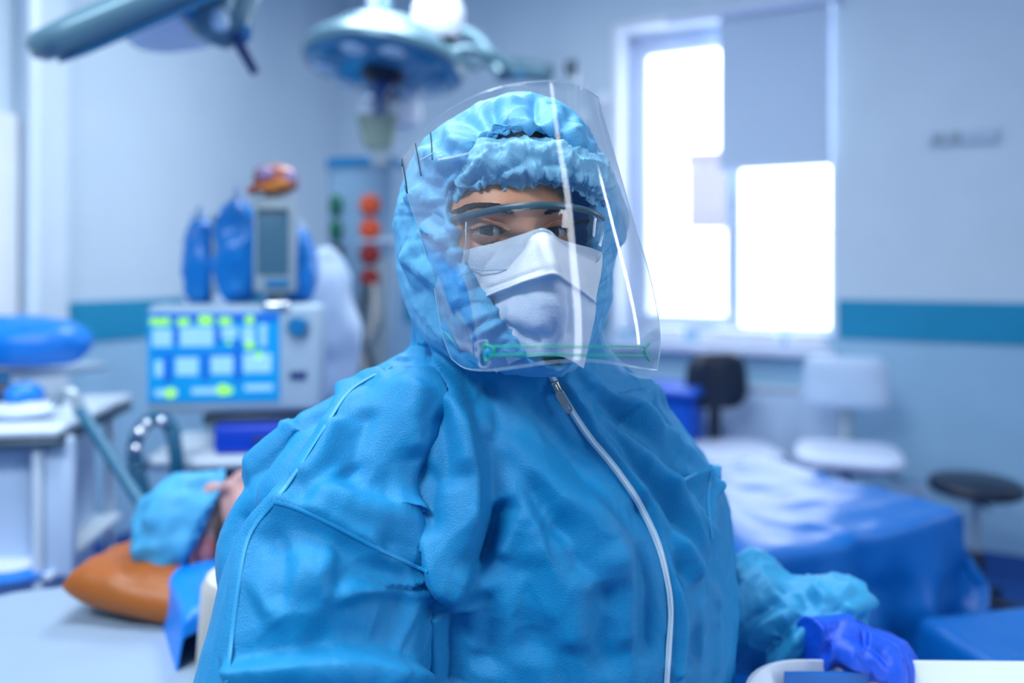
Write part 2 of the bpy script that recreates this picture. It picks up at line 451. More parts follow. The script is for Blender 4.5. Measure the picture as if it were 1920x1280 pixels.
# second unseen glowing panel, added on the back wall for another shield streak
wallbox('streak_panel_back', 5.10, 5.60, 0, .03, 1.15, 2.85, 'window_frame')
fp = wallbox('glow_pane', 5.20, 5.50, .028, .036, 1.22, 2.78, 'streak_glow', kind='structure')
fp.parent = bpy.data.objects['streak_panel_back']
# ---------------------------------------------------------------- background objects
UP = Vector((0, 0, 1))
def RX(a): return Matrix.Rotation(a, 3, 'X')
def RY(a): return Matrix.Rotation(a, 3, 'Y')
def RZm(a): return Matrix.Rotation(a, 3, 'Z')

# ceiling luminaires
for i, (u, v, pw) in enumerate(PANELS):
    t = thing('ceiling_light', ['flat white ceiling panel light nearest the window corner', 'flat white ceiling panel light over the operating table', 'flat white ceiling panel light by the door'][i], 'ceiling light', rw(u, v, CEIL), ROOM_A, 'ceiling panel lights')
    MB().box((0, 0, -.03), (1.26, .66, .06), .01).build('housing', 'white_metal', t)
    MB().box((0, 0, -.063), (1.16, .56, .008), .002).build('diffuser', 'pane_white', t)

# socket row, wall sockets
def on_back(px, py):
    r = (px-960)/F; u = (r*5.53+1.19)/(.8895+.457*r); Y = 5.53-.457*u
    return u, CAMZ-(py-HZ)/F*Y
u, z = on_back(1806, 258)
t = thing('switch_row', 'pale blue row of wall switches high on the right wall', 'switch', rw(u, .0, z), ROOM_A)
MB().box((0, -.008, 0), (.30, .016, .075), .004).build('plate', 'blind_cloth', t)
for k in range(4):
    MB().box((-.108+.072*k, -.018, 0), (.05, .008, .05), .003).build('switch', 'bezel_grey' if k < 2 else 'blind_cloth', t)
for px, lb in ((1690, 'white wall socket left of the pair, low behind the black stool'), (1722, 'white wall socket right of the pair, low behind the black stool')):
    u, z = on_back(px, 930)
    t = thing('wall_socket', lb, 'socket', rw(u, 0, z), ROOM_A, 'low wall sockets')
    MB().box((0, -.006, 0), (.08, .012, .08), .004).build('plate', 'chair_white', t)
    MB().lathe([(.022, 0), (.022, .003), (.018, .003), (.016, -.0), (0, -.0)], (0, -.0125, 0), 24, RX(PI/2)).build('outlet', 'bezel_grey', t)

# roller blinds
u0, u1 = 2.63, 3.20
t = thing('roller_blind', 'pale blue roller blind half lowered over the right window pane', 'blind', rw((u0+u1)/2, 0, WZ1-.02), ROOM_A)
MB().cyl((-.58, -.045, .0), (.285, -.045, .0), .028).build('roller', 'window_frame', t)
MB().box((-.02, -.03, -.415), (.56, .004, .83)).build('cloth', 'blind_cloth', t)
MB().box((-.02, -.03, -.835), (.56, .014, .02), .005).build('bottom_bar', 'window_frame', t)
MB().box((.29, -.04, 0), (.012, .05, .07), .004).build('bracket', 'white_metal', t)

# things on the sill
sills = [(2.30, .12, 'white folded cloth bundle at the left end of the window sill'), (2.72, .22, 'long white folded pack in the middle of the window sill'), (3.06, .10, 'small white box at the right end of the window sill')]
for (u, hw, lb) in sills:
    b = MB(); b.box((0, 0, .025), (hw*2, .13, .05), .02); b.box((hw*.1, 0, .062), (hw*1.5, .11, .028), .012)
    o = b.build('folded_pack', 'reveal_paint'); o.location = rw(u, -.02, WZ0+.014); o.rotation_euler = (0, 0, ROOM_A); tag(o, lb, 'pack')

# radiator under the window
t = thing('radiator', 'white panel radiator under the window behind the white chair', 'radiator', rw(2.72, .06, .12), ROOM_A)
b = MB(); b.box((0, 0, .36), (1.0, .05, .66), .012)
for k in range(18): b.box((-.46+.054*k, -.028, .36), (.026, .012, .58), .005)
b.build('panel', 'chair_white', t)
MB().box((0, 0, .70), (1.02, .085, .02), .006).build('grille', 'white_metal', t)
for s in (-.4, .4): MB().cyl((s, 0, -.12), (s, 0, .05), .012).build('pipe', 'white_metal', t)
MB().cyl((.52, 0, .08), (.57, 0, .08), .022).build('valve', 'white_plastic', t)

# chairs and the stool
def star_base(t, m, r=.27, castor='black_plastic', h0=.07):
    for k in range(5):
        a = 2*PI*k/5+.3; d = Vector((math.cos(a), math.sin(a), 0))
        o = MB().tube([Vector((0, 0, h0+.03)), d*r*.6+Vector((0, 0, h0+.015)), d*r+Vector((0, 0, h0))], [.022, .018, .014], 10).build('leg', m, t)
        w_ = MB(); w_.lathe([(.0, -.011), (.02, -.011), (.027, -.006), (.027, .006), (.02, .011), (0, .011)], d*r+Vector((0, 0, .027)), 20, RZm(a)@RX(PI/2)); w_.cyl(d*r+Vector((0, 0, .03)), d*r+Vector((0, 0, h0)), .008)
        w_.build('castor', castor, o)
def rounded(wd, ht, r, n=6):
    pts = []
    for cx, cy, a0 in ((wd/2-r, ht/2-r, 0), (-wd/2+r, ht/2-r, PI/2), (-wd/2+r, -ht/2+r, PI), (wd/2-r, -ht/2+r, 3*PI/2)):
        for k in range(n+1): a = a0+PI/2*k/n; pts.append((cx+r*math.cos(a), cy+r*math.sin(a)))
    return pts
def cushion(wd, ht, th, r, bend=0, taper=0):
    """padded rounded rectangle in the xy plane, bulging both ways"""
    b = MB(); n = 14; rings = []
    base = rounded(wd, ht, r, 8)
    for (s, z) in ((.0, -th*.5), (.6, -th*.5), (.93, -th*.42), (1, -th*.2), (1, th*.2), (.93, th*.42), (.6, th*.5), (0, th*.5)):
        if s == 0: rings.append([b.bm.verts.new((0, 0, z+bend*0))])
        else: rings.append([b.bm.verts.new((x*s*(1-taper*y/ht), y*s, z+bend*((x*s)/(wd/2))**2)) for x, y in base])
    for A, B in zip(rings, rings[1:]):
        m_ = len(base)
        for k in range(m_):
            k2 = (k+1) % m_
            if len(A) == 1: b.bm.faces.new((A[0], B[k2], B[k]))
            elif len(B) == 1: b.bm.faces.new((A[k], A[k2], B[0]))
            else: b.bm.faces.new((A[k], A[k2], B[k2], B[k]))
    return b
def task_chair(name, label, loc, rz, seat_z, bm_, sm_, metal, bw, bh, bz, r=.1):
    t = thing(name, label, 'chair', loc, rz)
    c = cushion(bw, bh, .05, r, -.03, .12)
    for v in c.bm.verts: v.co = Vector((v.co.x, .19-v.co.z, bz+v.co.y))
    c.build('backrest', bm_, t, 50)
    c = cushion(.43, .41, .055, .12)
    for v in c.bm.verts: v.co += Vector((0, 0, seat_z))
    c.build('seat', sm_, t, 50)
    MB().tube(crpath([(0, .02, seat_z-.045), (0, .2, seat_z-.05), (0, .245, seat_z+.05), (0, .235, bz)], 14), .017, 10, sy=1.8).build('back_bracket', metal, t)
    MB().box((0, 0, seat_z-.045), (.22, .2, .03), .01).build('seat_plate', metal, t)
    MB().cyl((0, 0, seat_z-.06), (0, 0, .28), .017).build('gas_lift', metal, t)
    MB().lathe([(.032, 0), (.028, .2), (.02, .21), (.0, .21)], (0, 0, .1), 20).build('column', metal, t)
    MB().tube([(.05, 0, seat_z-.06), (.15, 0, seat_z-.065), (.21, -.02, seat_z-.09)], .006, 8).build('lever', 'black_plastic', t)
    star_base(t, metal)
    return t
task_chair('task_chair', 'black backed chair with pale seat standing below the window', P(1374, 760, 3.80)*(1, 1, 0), .1, .565, 'black_vinyl', 'chair_seat', 'black_plastic', .315, .28, .88)
task_chair('task_chair', 'white padded chair with armless low back by the right wall', P(1590, 760, 3.45)*(1, 1, 0), -.35, .635, 'chair_white', 'chair_seat', 'grey_metal', .37, .235, .92, .05)
sx, sy, _ = P(1830, 905, 3.25)
t = thing('round_stool', 'black round stool on a gas lift at the right edge', 'stool', (sx, sy, 0), .4)
MB().lathe([(0, .525), (.15, .525), (.172, .535), (.178, .553), (.172, .572), (.15, .582), (0, .585)], n=48).build('seat', 'black_vinyl', t, 50)
MB().cyl((0, 0, .525), (0, 0, .5), .05).build('seat_plate', 'black_plastic', t)
MB().cyl((0, 0, .51), (0, 0, .28), .014).build('gas_lift', 'grey_metal', t)
MB().lathe([(.034, 0), (.032, .17), (.024, .20), (0, .20)], (0, 0, .09), 20).build('column', 'black_plastic', t)
MB().tube([(.0, 0, .50), (.05, .0, .47), (.075, .0, .455)], .008, 8).build('lever', 'black_plastic', t)
star_base(t, 'black_plastic', .24)

# blue bin by the black chair
bx, by, _ = P(1250, 700, 4.05)
t = thing('waste_bin', 'tall blue lidded bin left of the black chair', 'bin', (bx, by, 0), ROOM_A)
b = MB(); b.lathe([(.0, .06), (.17, .06), (.205, .80), (.0, .80)], n=4, rot=RZm(PI/4), ay=1.0)
for v in b.bm.verts: v.co.x *= 1.12
b2 = b.bm; bmesh.ops.bevel(b2, geom=list(b2.edges), offset=.02, segments=3, affect='EDGES')
b.build('body', 'bin_blue', t)
MB().box((0, 0, .83), (.37, .34, .05), .02).build('lid', 'bin_blue', t)
MB().box((0, -.19, .03), (.12, .05, .03), .01).build('pedal', 'black_plastic', t)
MB().cyl((-.16, .14, .03), (.16, .14, .03), .03).build('wheel_axle', 'black_plastic', t)

# ---- central round operating lamp
def rod_between(m, name, a, b, r, par, n=20): return MB().cyl(a, b, r, n).build(name, m, par)
Lc = P(720, 122, 3.0)
t = thing('operating_lamp', 'round domed grey operating lamp hanging behind the practitioner', 'operating lamp', tuple(Lc), 0)
tilt = RX(math.radians(-8)) @ RY(math.radians(6))
R0 = .305
sh = MB().lathe([(R0*.97, -.02), (R0, -.008), (R0*1.0, .012), (R0*.93, .045), (R0*.80, .078), (R0*.70, .092), (R0*.66, .115), (R0*.5, .148), (R0*.25, .168), (0, .172)], n=72, rot=tilt).build('shell', 'lamp_shell', t, 30)
fc = MB().lathe([(R0*.965, -.018), (R0*.9, -.026), (R0*.3, -.036), (R0*.24, -.03), (0, -.03)], n=72, rot=tilt).build('face', 'lamp_face', t, 40)
for k in range(10):
    a = 2*PI*k/10
    c = tilt @ Vector((math.cos(a)*R0*.72, math.sin(a)*R0*.72, -.033))
    MB().ell(c, (.045, .045, .012), tilt, 10).build('light_cell', 'lamp_bead' if k % 3 else 'lamp_face', fc)
MB().lathe([(0, -.030), (.078, -.030), (.080, -.050), (.05, -.075), (.03, -.085), (0, -.085)], n=32, rot=tilt).build('hub', 'black_plastic', t)
MB().tube([tilt@Vector((0, 0, -.08)), tilt@Vector((0, 0, -.12)), tilt@Vector((0, 0, -.20))], [.045, .02, .014], 16).build('handle', 'navy_plastic', t)
MB().tube(crpath([tuple(tilt@Vector((.2, .08, .08))), (.30, .10, .085), (.42, .12, .06), (.50, .14, -.005)], 14), [.03]*3+[.02]*11, 14).build('yoke', 'lamp_shell', t)
# its suspension: white arm and drop tube
t2 = thing('lamp_suspension_arm', 'white ceiling suspension arm carrying the round operating lamp', 'suspension arm', tuple(P(822, 30, 3.3)), 0)
MB().cyl((0, 0, -.10), (0, 0, CEIL-P(822, 30, 3.3)[2]), .085, 32).build('drop_tube', 'reveal_paint', t2)
MB().lathe([(.0, -.10), (.09, -.10), (.105, -.06), (.105, .03), (.09, .06), (0, .06)], n=32).build('joint', 'reveal_paint', t2)
MB().tube(crpath([(0, -.02, -.05), (-.12, -.06, -.06), (-.22, -.14, -.10), (-.235, -.26, -.10)], 12), .035, 16).build('link_arm', 'reveal_paint', t2)
MB().tube(crpath([(.05, -.0, -.05), (.16, -.02, -.10), (.24, -.06, -.22), (.27, -.10, -.27)], 12), .028, 14).build('spring_arm', 'lamp_shell', t2)

# ---- second, small lamp head farther back
Ls = P(975, 130, 3.9)
t = thing('examination_lamp', 'small grey lamp head with an arm left of the pole', 'lamp', tuple(Ls), .2)
b = cushion(.30, .16, .10, .07)
for v in b.bm.verts: v.co = RX(.3) @ RY(.08) @ Vector((v.co.x+.03, v.co.y, v.co.z))
b.build('lamp_head', 'lamp_shell', t, 50)
MB().tube(crpath([(-.1, 0, .0), (-.2, .0, .03), (-.22, .0, .0), (-.34, 0, .08), (-.42, 0, .24)], 16), .02, 12).build('arm', 'lamp_shell', t)
MB().box((-.06, -.05, -.05), (.13, .1, .03), .01).build('grip', 'knob_blue', t)
MB().cyl((-.42, 0, .22), (-.42, 0, CEIL-Ls[2]), .03, 20).build('ceiling_tube', 'white_metal', t)

# infusion pole
ip = P(1071, 118, 3.9)
t = thing('infusion_pole', 'thin grey infusion pole standing behind the face shield', 'pole', (ip[0], ip[1], 0), .3)
MB().cyl((0, 0, .1), (0, 0, ip[2]-.03), .016, 16).build('pole', 'grey_metal', t)
MB().lathe([(0, 0), (.03, 0), (.034, .03), (.03, .07), (0, .07)], (0, 0, ip[2]-.06), 20).build('cap', 'dark_metal', t)
for a in (0, PI/2, PI, 3*PI/2):
    MB().tube(crpath([(0, 0, ip[2]-.10), (.05*math.cos(a), .05*math.sin(a), ip[2]-.11), (.09*math.cos(a), .09*math.sin(a), ip[2]-.08)], 8), .005, 8).build('hook', 'chrome', t)
star_base(t, 'grey_metal', .25)
# round fittings glinting on the wall beyond
for (px, py, r_) in ((1132, 190, .05), (1094, 222, .045)):
    u, z = on_back(px, py)
    t = thing('wall_rosette', 'small round white wall fitting %s beside the window casing' % ('upper, just' if py < 200 else 'lower left,'), 'wall fitting', rw(u, 0, z), ROOM_A)
    MB().lathe([(0, 0), (r_, 0), (r_*.95, .02), (r_*.6, .03), (0, .032)], n=28, rot=RX(PI/2)).build('cover', 'reveal_paint', t)
    MB().ell((0, -.035, 0), (.012, .008, .012), n=10).build('button', 'chrome', t)

# ---- petal-shaped operating lamp at the top left
Lp = P(412, 20, 1.95)
t = thing('petal_operating_lamp', 'large operating lamp with long tilted heads at the top left corner', 'operating lamp', tuple(Lp), 0)
def petal(a, b_, wd, th, roll):
    a, b_ = Vector(a), Vector(b_); d = b_-a; L = d.length; d.normalize()
    s_ = d.cross(UP).normalized(); s_ = Matrix.Rotation(roll, 3, d) @ s_; n_ = s_.cross(d)
    R_ = Matrix((d, s_, n_)).transposed()
    c = cushion(L, wd, th, wd*.35)
    for v in c.bm.verts: v.co = (a+b_)/2 + R_ @ v.co
    return c, R_, (a+b_)/2, L
def rel(px, py, Y): return tuple(P(px, py, Y)-Lp)
c, R_, mid, L_ = petal(rel(62, 92, 1.75), rel(500, -95, 1.85), .30, .075, math.radians(22))
pt = c.build('lamp_head', 'lamp_shell', t, 50)
c2 = cushion(L_*.9, .26, .02, .08)
for v in c2.bm.verts: v.co = mid + R_ @ (v.co+Vector((.01, 0, -.04)))
c2.build('light_window', 'lamp_face', pt, 50)
c, R_, mid, L_ = petal(rel(235, 62, 2.05), rel(400, 40, 2.05), .22, .06, math.radians(-5))
pt = c.build('lamp_head', 'reveal_paint', t, 50)
b = MB(); b.lathe([(0, -.085), (.045, -.08), (.075, -.05), (.08, .0), (.075, .06), (.05, .11), (0, .12)], n=36, rot=RY(.35)); hb_ = b.build('hub', 'lamp_shell', t, 40)
for k in range(6):
    a = k*PI/3
    MB().ell(RY(.35) @ Vector((.07*math.cos(a), .07*math.sin(a), -.03)), (.024, .024, .03), n=10).build('lens', 'lamp_bead' if k % 2 else 'knob_blue', hb_)
MB().tube([rel(436, 60, 1.93), rel(447, 80, 1.93), rel(478, 136, 1.93)], [.02, .0135, .012], 16).build('handle', 'navy_plastic', t)
MB().tube(crpath([rel(430, 20, 1.97), rel(480, -30, 2.0), rel(520, -120, 2.1)], 10), .03, 16).build('arm', 'white_metal', t)
e = rel(520, -120, 2.1)
MB().cyl(e, (e[0], e[1], CEIL-Lp[2]), .035, 20).build('ceiling_tube', 'white_metal', t)

# ---- ceiling supply column with gas sockets
cx, cy, cz = P(688, 310, 3.6)
t = thing('supply_column', 'pale blue ceiling supply column with green and orange gas sockets', 'supply column', (cx, cy, cz), math.radians(-8))
b = MB(); b.prism(rounded(.31, .26, .07), -.95, -.02); b.build('column', 'column_blue', t, 30)
b = MB(); b.prism(rounded(.325, .275, .07), -.02, .02); b.build('top_cap', 'knob_blue', t, 30)
MB().cyl((.03, .0, .02), (.045, .0, CEIL-cz), .032, 20).build('drop_tube', 'chair_white', t)
for k, dz in enumerate((-.19, -.30)):
    o = MB().lathe([(0, 0), (.03, 0), (.03, .02), (.022, .03), (0, .03)], (-.095, -.13, dz), 24, RX(PI/2), ay=1.6).build('gas_socket', 'green_socket', t); o['label'] = 'green gas socket'
for k, (dz, m_) in enumerate(((-.19, 'orange_socket'), (-.295, 'orange_socket'), (-.405, 'red_socket'), (-.51, 'red_socket'))):
    o = MB().lathe([(0, 0), (.045, 0), (.045, .02), (.03, .035), (0, .035)], (.06, -.13, dz), 24, RX(PI/2)).build('gas_socket', m_, t); o['label'] = 'orange gas socket' if k < 2 else 'dark red gas socket'
MB().box((.09, -.13, -.345), (.16, .035, .02), .006).build('rail', 'white_metal', t)
MB().box((-.10, -.155, -.39), (.09, .06, .05), .02).build('valve_knob', 'black_plastic', t)
b = MB(); b.lathe([(0, -.16), (.05, -.15), (.058, 0), (.05, .01), (0, .01)], (-.11, -.16, -.43), 24); b.build('flow_bottle', 'device_grey', t)
MB().tube(crpath([(.05, -.15, -.53), (.03, -.2, -.7), (.10, -.22, -.9), (.02, -.2, -1.1)], 16), .018, 12).build('gas_hose', 'dark_metal', t)
MB().tube(crpath([(.08, -.15, -.53), (.10, -.2, -.68), (.05, -.2, -.85), (.12, -.2, -1.1)], 16), .014, 12).build('gas_hose', 'beige_foam', t)
MB().box((.075, -.12, -.70), (.13, .04, .55), .02).build('socket_panel', 'bezel_grey', t)
MB().box((0, 0, -1.0), (.34, .29, .10), .03).build('base_cap', 'device_grey', t)

# olive hanging box above the column
ox, oy, oz = P(709, 250, 3.15)
t = thing('pendant_box', 'olive green tapered hanging box under the round lamp', 'pendant box', (ox, oy, oz), 0)
b = MB(); b.lathe([(.0, -.075), (.045, -.075), (.06, -.04), (.078, .055), (.082, .07), (.0, .07)], n=4, rot=RZm(PI/4), ay=1.0)
for v in b.bm.verts: v.co.x *= 1.32
bmesh.ops.bevel(b.bm, geom=list(b.bm.edges), offset=.012, segments=3, affect='EDGES')
b.build('body', 'olive_plastic', t, 40)
MB().cyl((0, 0, -.07), (.01, 0, -.13), .035, 20).build('foot', 'bezel_grey', t)
MB().cyl((0, .06, .05), (0, .30, CEIL-oz), .03, 16).build('mount_tube', 'lamp_shell', t)
b = MB(); b.lathe([(0, 0), (.10, 0), (.13, .03), (.13, .09), (.09, .12), (0, .12)], (0.02, .2, .06), 32); b.build('ceiling_joint', 'reveal_paint', t)

# ---- ventilator / anaesthesia machine
VX, VY, VZ = P(440, 672, 2.1)
t = thing('anaesthesia_machine', 'white anaesthesia machine with a large blue touch screen on a trolley', 'medical machine', (VX, VY, 0), math.radians(6))
sw, shh = .445, .285
b = MB(); b.box((0, .05, VZ), (sw, .11, shh), .018); hs = b.build('monitor_housing', 'device_grey', t)
MB().box((-.05, -.008, VZ+.005), (.335, .008, .235), .004).build('screen', 'screen_blue', hs)
def ui(x, z, w_, h_, m_, r=0):
    """x,z: fraction of the screen from its top left"""
    X = -.05-.3275/2+x*.3275; Z = VZ+.005+.228/2-z*.228
    b = MB(); b.box((X+w_*.3275/2, -.0135, Z-h_*.228/2), (w_*.3275, .003, h_*.228), .002, seg=1)
    return b
def dot(x, z, r): 
    X = -.05-.3275/2+x*.3275; Z = VZ+.005+.228/2-z*.228
    return MB().lathe([(0, 0), (r, 0), (r, .002), (0, .002)], (X, -.0145, Z), 16, RX(PI/2))
for q in ((.03, .17, .15, .20), (.24, .15, .26, .22), (.56, .15, .12, .14), (.72, .15, .10, .18), (.86, .12, .05, .26), (.05, .53, .06, .18), (.21, .50, .17, .20), (.48, .49, .17, .20), (.73, .46, .22, .22), (.05, .86, .17, .08), (.33, .85, .26, .07), (.74, .82, .22, .07)):
    ui(*q, 'x').build('display_field', 'ui_pale', hs)
for q in ((.0, .0, 1, .09), (.12, .48, .06, .30), (.41, .48, .05, .28), (.66, .30, .05, .48), (.02, .44, .7, .03), (.19, .12, .04, .24), (.51, .14, .04, .22)):
    ui(*q, 'x').build('display_bar', 'ui_navy', hs)
for (x, z, r) in ((.04, .08, .010), (.09, .09, .010), (.14, .08, .010), (.25, .09, .010), (.29, .08, .009), (.42, .07, .013), (.46, .07, .012), (.57, .08, .010), (.61, .08, .010), (.78, .07, .012), (.62, .33, .006), (.78, .36, .012), (.85, .48, .010), (.17, .90, .014), (.57, .87, .015), (.62, .88, .010)):
    dot(x, z, r).build('reading', 'ui_lime', hs)
MB().lathe([(0, 0), (.026, 0), (.026, .02), (.022, .026), (0, .026)], (.165, -.004, VZ+.085), 28, RX(PI/2)).build('dial', 'knob_blue', hs)
MB().lathe([(.026, 0), (.034, 0), (.032, .006), (.026, .006)], (.165, -.003, VZ+.085), 28, RX(PI/2)).build('dial_ring', 'bezel_grey', hs)
MB().box((.165, -.008, VZ-.045), (.045, .012, .022), .008).build('button', 'navy_plastic', hs)
# body below
MB().box((.06, .16, .86), (.36, .34, .11), .015).build('upper_case', 'navy_plastic', t)
MB().box((.06, .14, VZ-.165), (.30, .24, .03), .01).build('monitor_foot', 'dark_metal', t)
o = MB().box((.10, .13, VZ-.21), (.30, .30, .075), .012).build('drawer', 'trolley_blue', t); 
MB().box((.10, -.03, VZ-.21), (.10, .015, .014), .005).build('handle', 'navy_plastic', o)
MB().box((.03, .13, VZ-.265), (.50, .36, .03), .012).build('worktop', 'white_metal', t)
for k in range(3):
    o = MB().box((.06, .14, .30+.17*k), (.38, .34, .16), .012).build('drawer', 'trolley_blue', t)
    MB().box((.06, -.035, .33+.17*k), (.16, .02, .02), .008).build('handle', 'white_metal', o)
MB().box((.06, .15, .15), (.46, .42, .08), .03).build('base', 'device_grey', t)
for sx_ in (-.14, .26):
    for sy_ in (0, .3):
        MB().lathe([(0, -.02), (.045, -.02), (.05, -.01), (.05, .01), (.045, .02), (0, .02)], (sx_, sy_, .052), 20, RY(PI/2)).build('castor', 'black_plastic', t)
for s_ in (-.17, .17): MB().box((s_*1.1+.06, .28, .62), (.03, .03, .88), .008).build('post', 'white_metal', t)
# breathing circuit arch at the machine's left side
def relv(px, py, Y):
    q = Vector(P(px, py, Y))-Vector((VX, VY, 0)); return tuple(RZm(-math.radians(6)) @ q)
t3 = thing('breathing_hose', 'arched dark teal breathing hose left below the touch screen', 'hose', (VX, VY, 0), math.radians(6))
path = [relv(286, 965, 1.98), relv(262, 900, 1.98), relv(252, 850, 1.98), relv(262, 808, 1.99), relv(290, 785, 2.0), relv(318, 798, 2.0), relv(330, 850, 2.0), relv(332, 905, 2.02), relv(330, 1010, 2.06)]
pp = crpath(path, 90)
MB().tube(pp, [.0175+.0022*math.sin(i*2.1) for i in range(90)], 14).build('corrugated_tube', 'hose_teal', t3)
for px, py, r_ in ((262, 812, .018), (254, 842, .015), (302, 790, .014), (275, 795, .013)):
    MB().ell(relv(px, py, 1.965), (r_, r_*.8, r_), n=12).build('connector', 'chrome', t3)
MB().box(relv(312, 860, 2.02), (.07, .05, .03), .01).build('clip', 'white_metal', t3)
MB().tube([relv(330, 1010, 2.06), relv(345, 1060, 2.1)], .0175, 14).build('tube_end', 'hose_teal', t3)

# small monitor on an arm, wrapped packs, bags, poles above it
mx_, my_, mz_ = P(512, 458, 2.12)
t = thing('patient_monitor', 'small upright grey monitor with a dark screen above the machine', 'monitor', (mx_, my_, mz_), math.radians(4))
hz_ = MB().box((0, .03, 0), (.108, .06, .26), .012).build('housing', 'bezel_grey', t)
MB().box((0, -.003, .008), (.082, .006, .175), .003).build('screen', 'screen_dark', hz_)
MB().box((0, -.006, .088), (.078, .004, .014), .002).build('status_bar', 'dark_metal', hz_)
MB().box((.012, -.006, -.103), (.06, .008, .022), .004).build('keypad', 'knob_blue', hz_)
MB().cyl((.0, .03, -.13), (.01, .03, -.20), .024, 16).build('stem', 'dark_metal', t)
MB().box((.01, .0, -.165), (.075, .05, .03), .01).build('clamp', 'chrome', t)
wx, wy, wz = P(516, 337, 2.14)
t = thing('wrapped_pack', 'crumpled orange and red wrapped pack lying on the small monitor', 'pack', (wx, wy, wz), .2)
b = MB(); b.ell((0, 0, 0), (.062, .045, .040), n=20); me = b.mesh('wrap'); co = vcos(me); co += vnos(me)*(fbm(co*45)*.012)[:, None]; setcos(me, co); finish_mesh(me)
link_mesh('bag', me, 'wrapper_brown', t)
for q, (r0, m_) in {(-.02, -.03, .012): ((.026, .02, .02), 'wrapper_violet'), (.015, -.035, -.014): ((.035, .018, .012), 'wrapper_orange'), (-.01, -.03, -.025): ((.04, .02, .010), 'wrapper_orange'), (.04, -.02, .005): ((.02, .025, .022), 'wrapper_violet'), (-.055, -.01, -.03): ((.02, .02, .012), 'wrapper_brown')}.items():
    MB().ell(q, r0, n=12).build('patch', m_, t)
def bag(name, label, cat, px, py, Y, rx_, rz_, m_, seed, hook=True):
    c = P(px, py, Y); t = thing(name, label, cat, tuple(c), 0)
    b = MB(); b.ell((0, 0, 0), (rx_, .05, rz_), n=28); me = b.mesh('bag'); co = vcos(me)
    k = 1-.25*np.clip(co[:, 2]/rz_, -1, 1); co[:, 0] *= k
    co += vnos(me)*(ridged(co*14+seed)*.014+fbm(co*30+seed)*.006)[:, None]; setcos(me, co); finish_mesh(me, angle=0)
    link_mesh('bag_body', me, m_, t)
    MB().lathe([(0, 0), (.016, 0), (.014, .03), (.008, .045), (0, .045)], (0, 0, rz_*.9), 14).build('neck', 'chair_white', t)
    return t
bag('fluid_bag', 'large crumpled blue bag just left of the small monitor', 'bag', 447, 470, 2.22, .078, .15, 'blue_bag', 3)
bag('fluid_bag', 'blue bag hanging left of the grey pole', 'bag', 378, 492, 2.25, .045, .13, 'blue_bag', 9)
bag('fluid_bag', 'blue bag peeking out right of the small monitor', 'bag', 562, 500, 2.24, .05, .10, 'blue_bag', 15)
c = P(365, 440, 2.28)
t = thing('white_bottle', 'slim white bottle standing left of the blue bags', 'bottle', tuple(c), 0)
MB().lathe([(0, -.20), (.025, -.20), (.028, -.18), (.028, .0), (.012, .03), (.012, .045), (0, .045)], n=24).build('body', 'reveal_paint', t)
MB().cyl((0, 0, .045), (0, 0, .06), .014).build('cap', 'white_plastic', t)
c = P(405, 410, 2.2)
t = thing('machine_pole', 'grey upright pole between the two blue bags', 'pole', (c[0], c[1], VZ+.14), 0)
MB().cyl((0, 0, 0), (0, 0, c[2]-VZ-.14), .012, 14).build('pole', 'grey_metal', t)
MB().ell((0, 0, c[2]-VZ-.14), (.017, .017, .02), n=10).build('knob', 'grey_metal', t)
MB().tube([(0, 0, .02), (.03, .01, -.02)], .02, 12).build('foot', 'chair_white', t)
c = P(665, 600, 3.2)
# white plastic sack hanging between machine and column
bg_ = MB(); bg_.ell((0, 0, 0), (.10, .08, .27), n=28); me = bg_.mesh('sack'); co = vcos(me); co += vnos(me)*(ridged(co*9)*.02)[:, None]; setcos(me, co); finish_mesh(me, angle=0)
o = link_mesh('drip_cover', me, 'chair_white'); o.location = tuple(P(612, 620, 2.6)); tag(o, 'pale translucent-looking sack hanging right of the touch screen', 'sack')

# ---- left equipment trolley
TX, TY, TZ = P(60, 790, 1.95)
t = thing('instrument_trolley', 'white steel instrument trolley at the left edge', 'trolley', (TX, TY, 0), math.radians(8))
MB().box((-.05, .1, TZ), (.34, .5, .022), .008).build('top_tray', 'white_metal', t)
MB().box((-.05, .1, TZ-.025), (.345, .505, .02), .006).build('tray_edge', 'dark_metal', t)
MB().box((-.10, .12, .75), (.27, .40, .60), .02).build('cabinet', 'chair_white', t)
MB().box((.10, -.10, .89), (.075, .03, .33), .01).build('side_panel', 'chair_white', t)
MB().box((-.20, -.085, .80), (.035, .02, .34), .006).build('door_gap', 'hose_teal', t)
for (x, y) in ((.065, -.12), (-.24, -.12), (.065, .33), (-.24, .33)): MB().cyl((x, y, .06), (x, y, TZ), .013, 14).build('post', 'white_metal', t)
MB().box((-.07, .1, .735), (.34, .46, .02), .006).build('shelf', 'white_metal', t)
MB().box((-.07, .1, .36), (.34, .46, .02), .006).build('shelf', 'white_metal', t)
for (x, y) in ((.065, -.12), (-.24, -.12), (.065, .33), (-.24, .33)):
    MB().lathe([(0, -.012), (.025, -.012), (.03, 0), (.025, .012), (0, .012)], (x, y, .031), 16, RY(PI/2)).build('castor', 'black_plastic', t)
def relt(px, py, Y):
    q = Vector(P(px, py, Y))-Vector((TX, TY, 0)); return tuple(RZm(-math.radians(8)) @ q)
MB().tube(crpath([relt(108, 760, 1.9), relt(110, 740, 1.9), relt(128, 734, 1.9), relt(143, 748, 1.9), relt(150, 780, 1.9)], 14), .014, 12).build('push_handle', 'grey_metal', t)
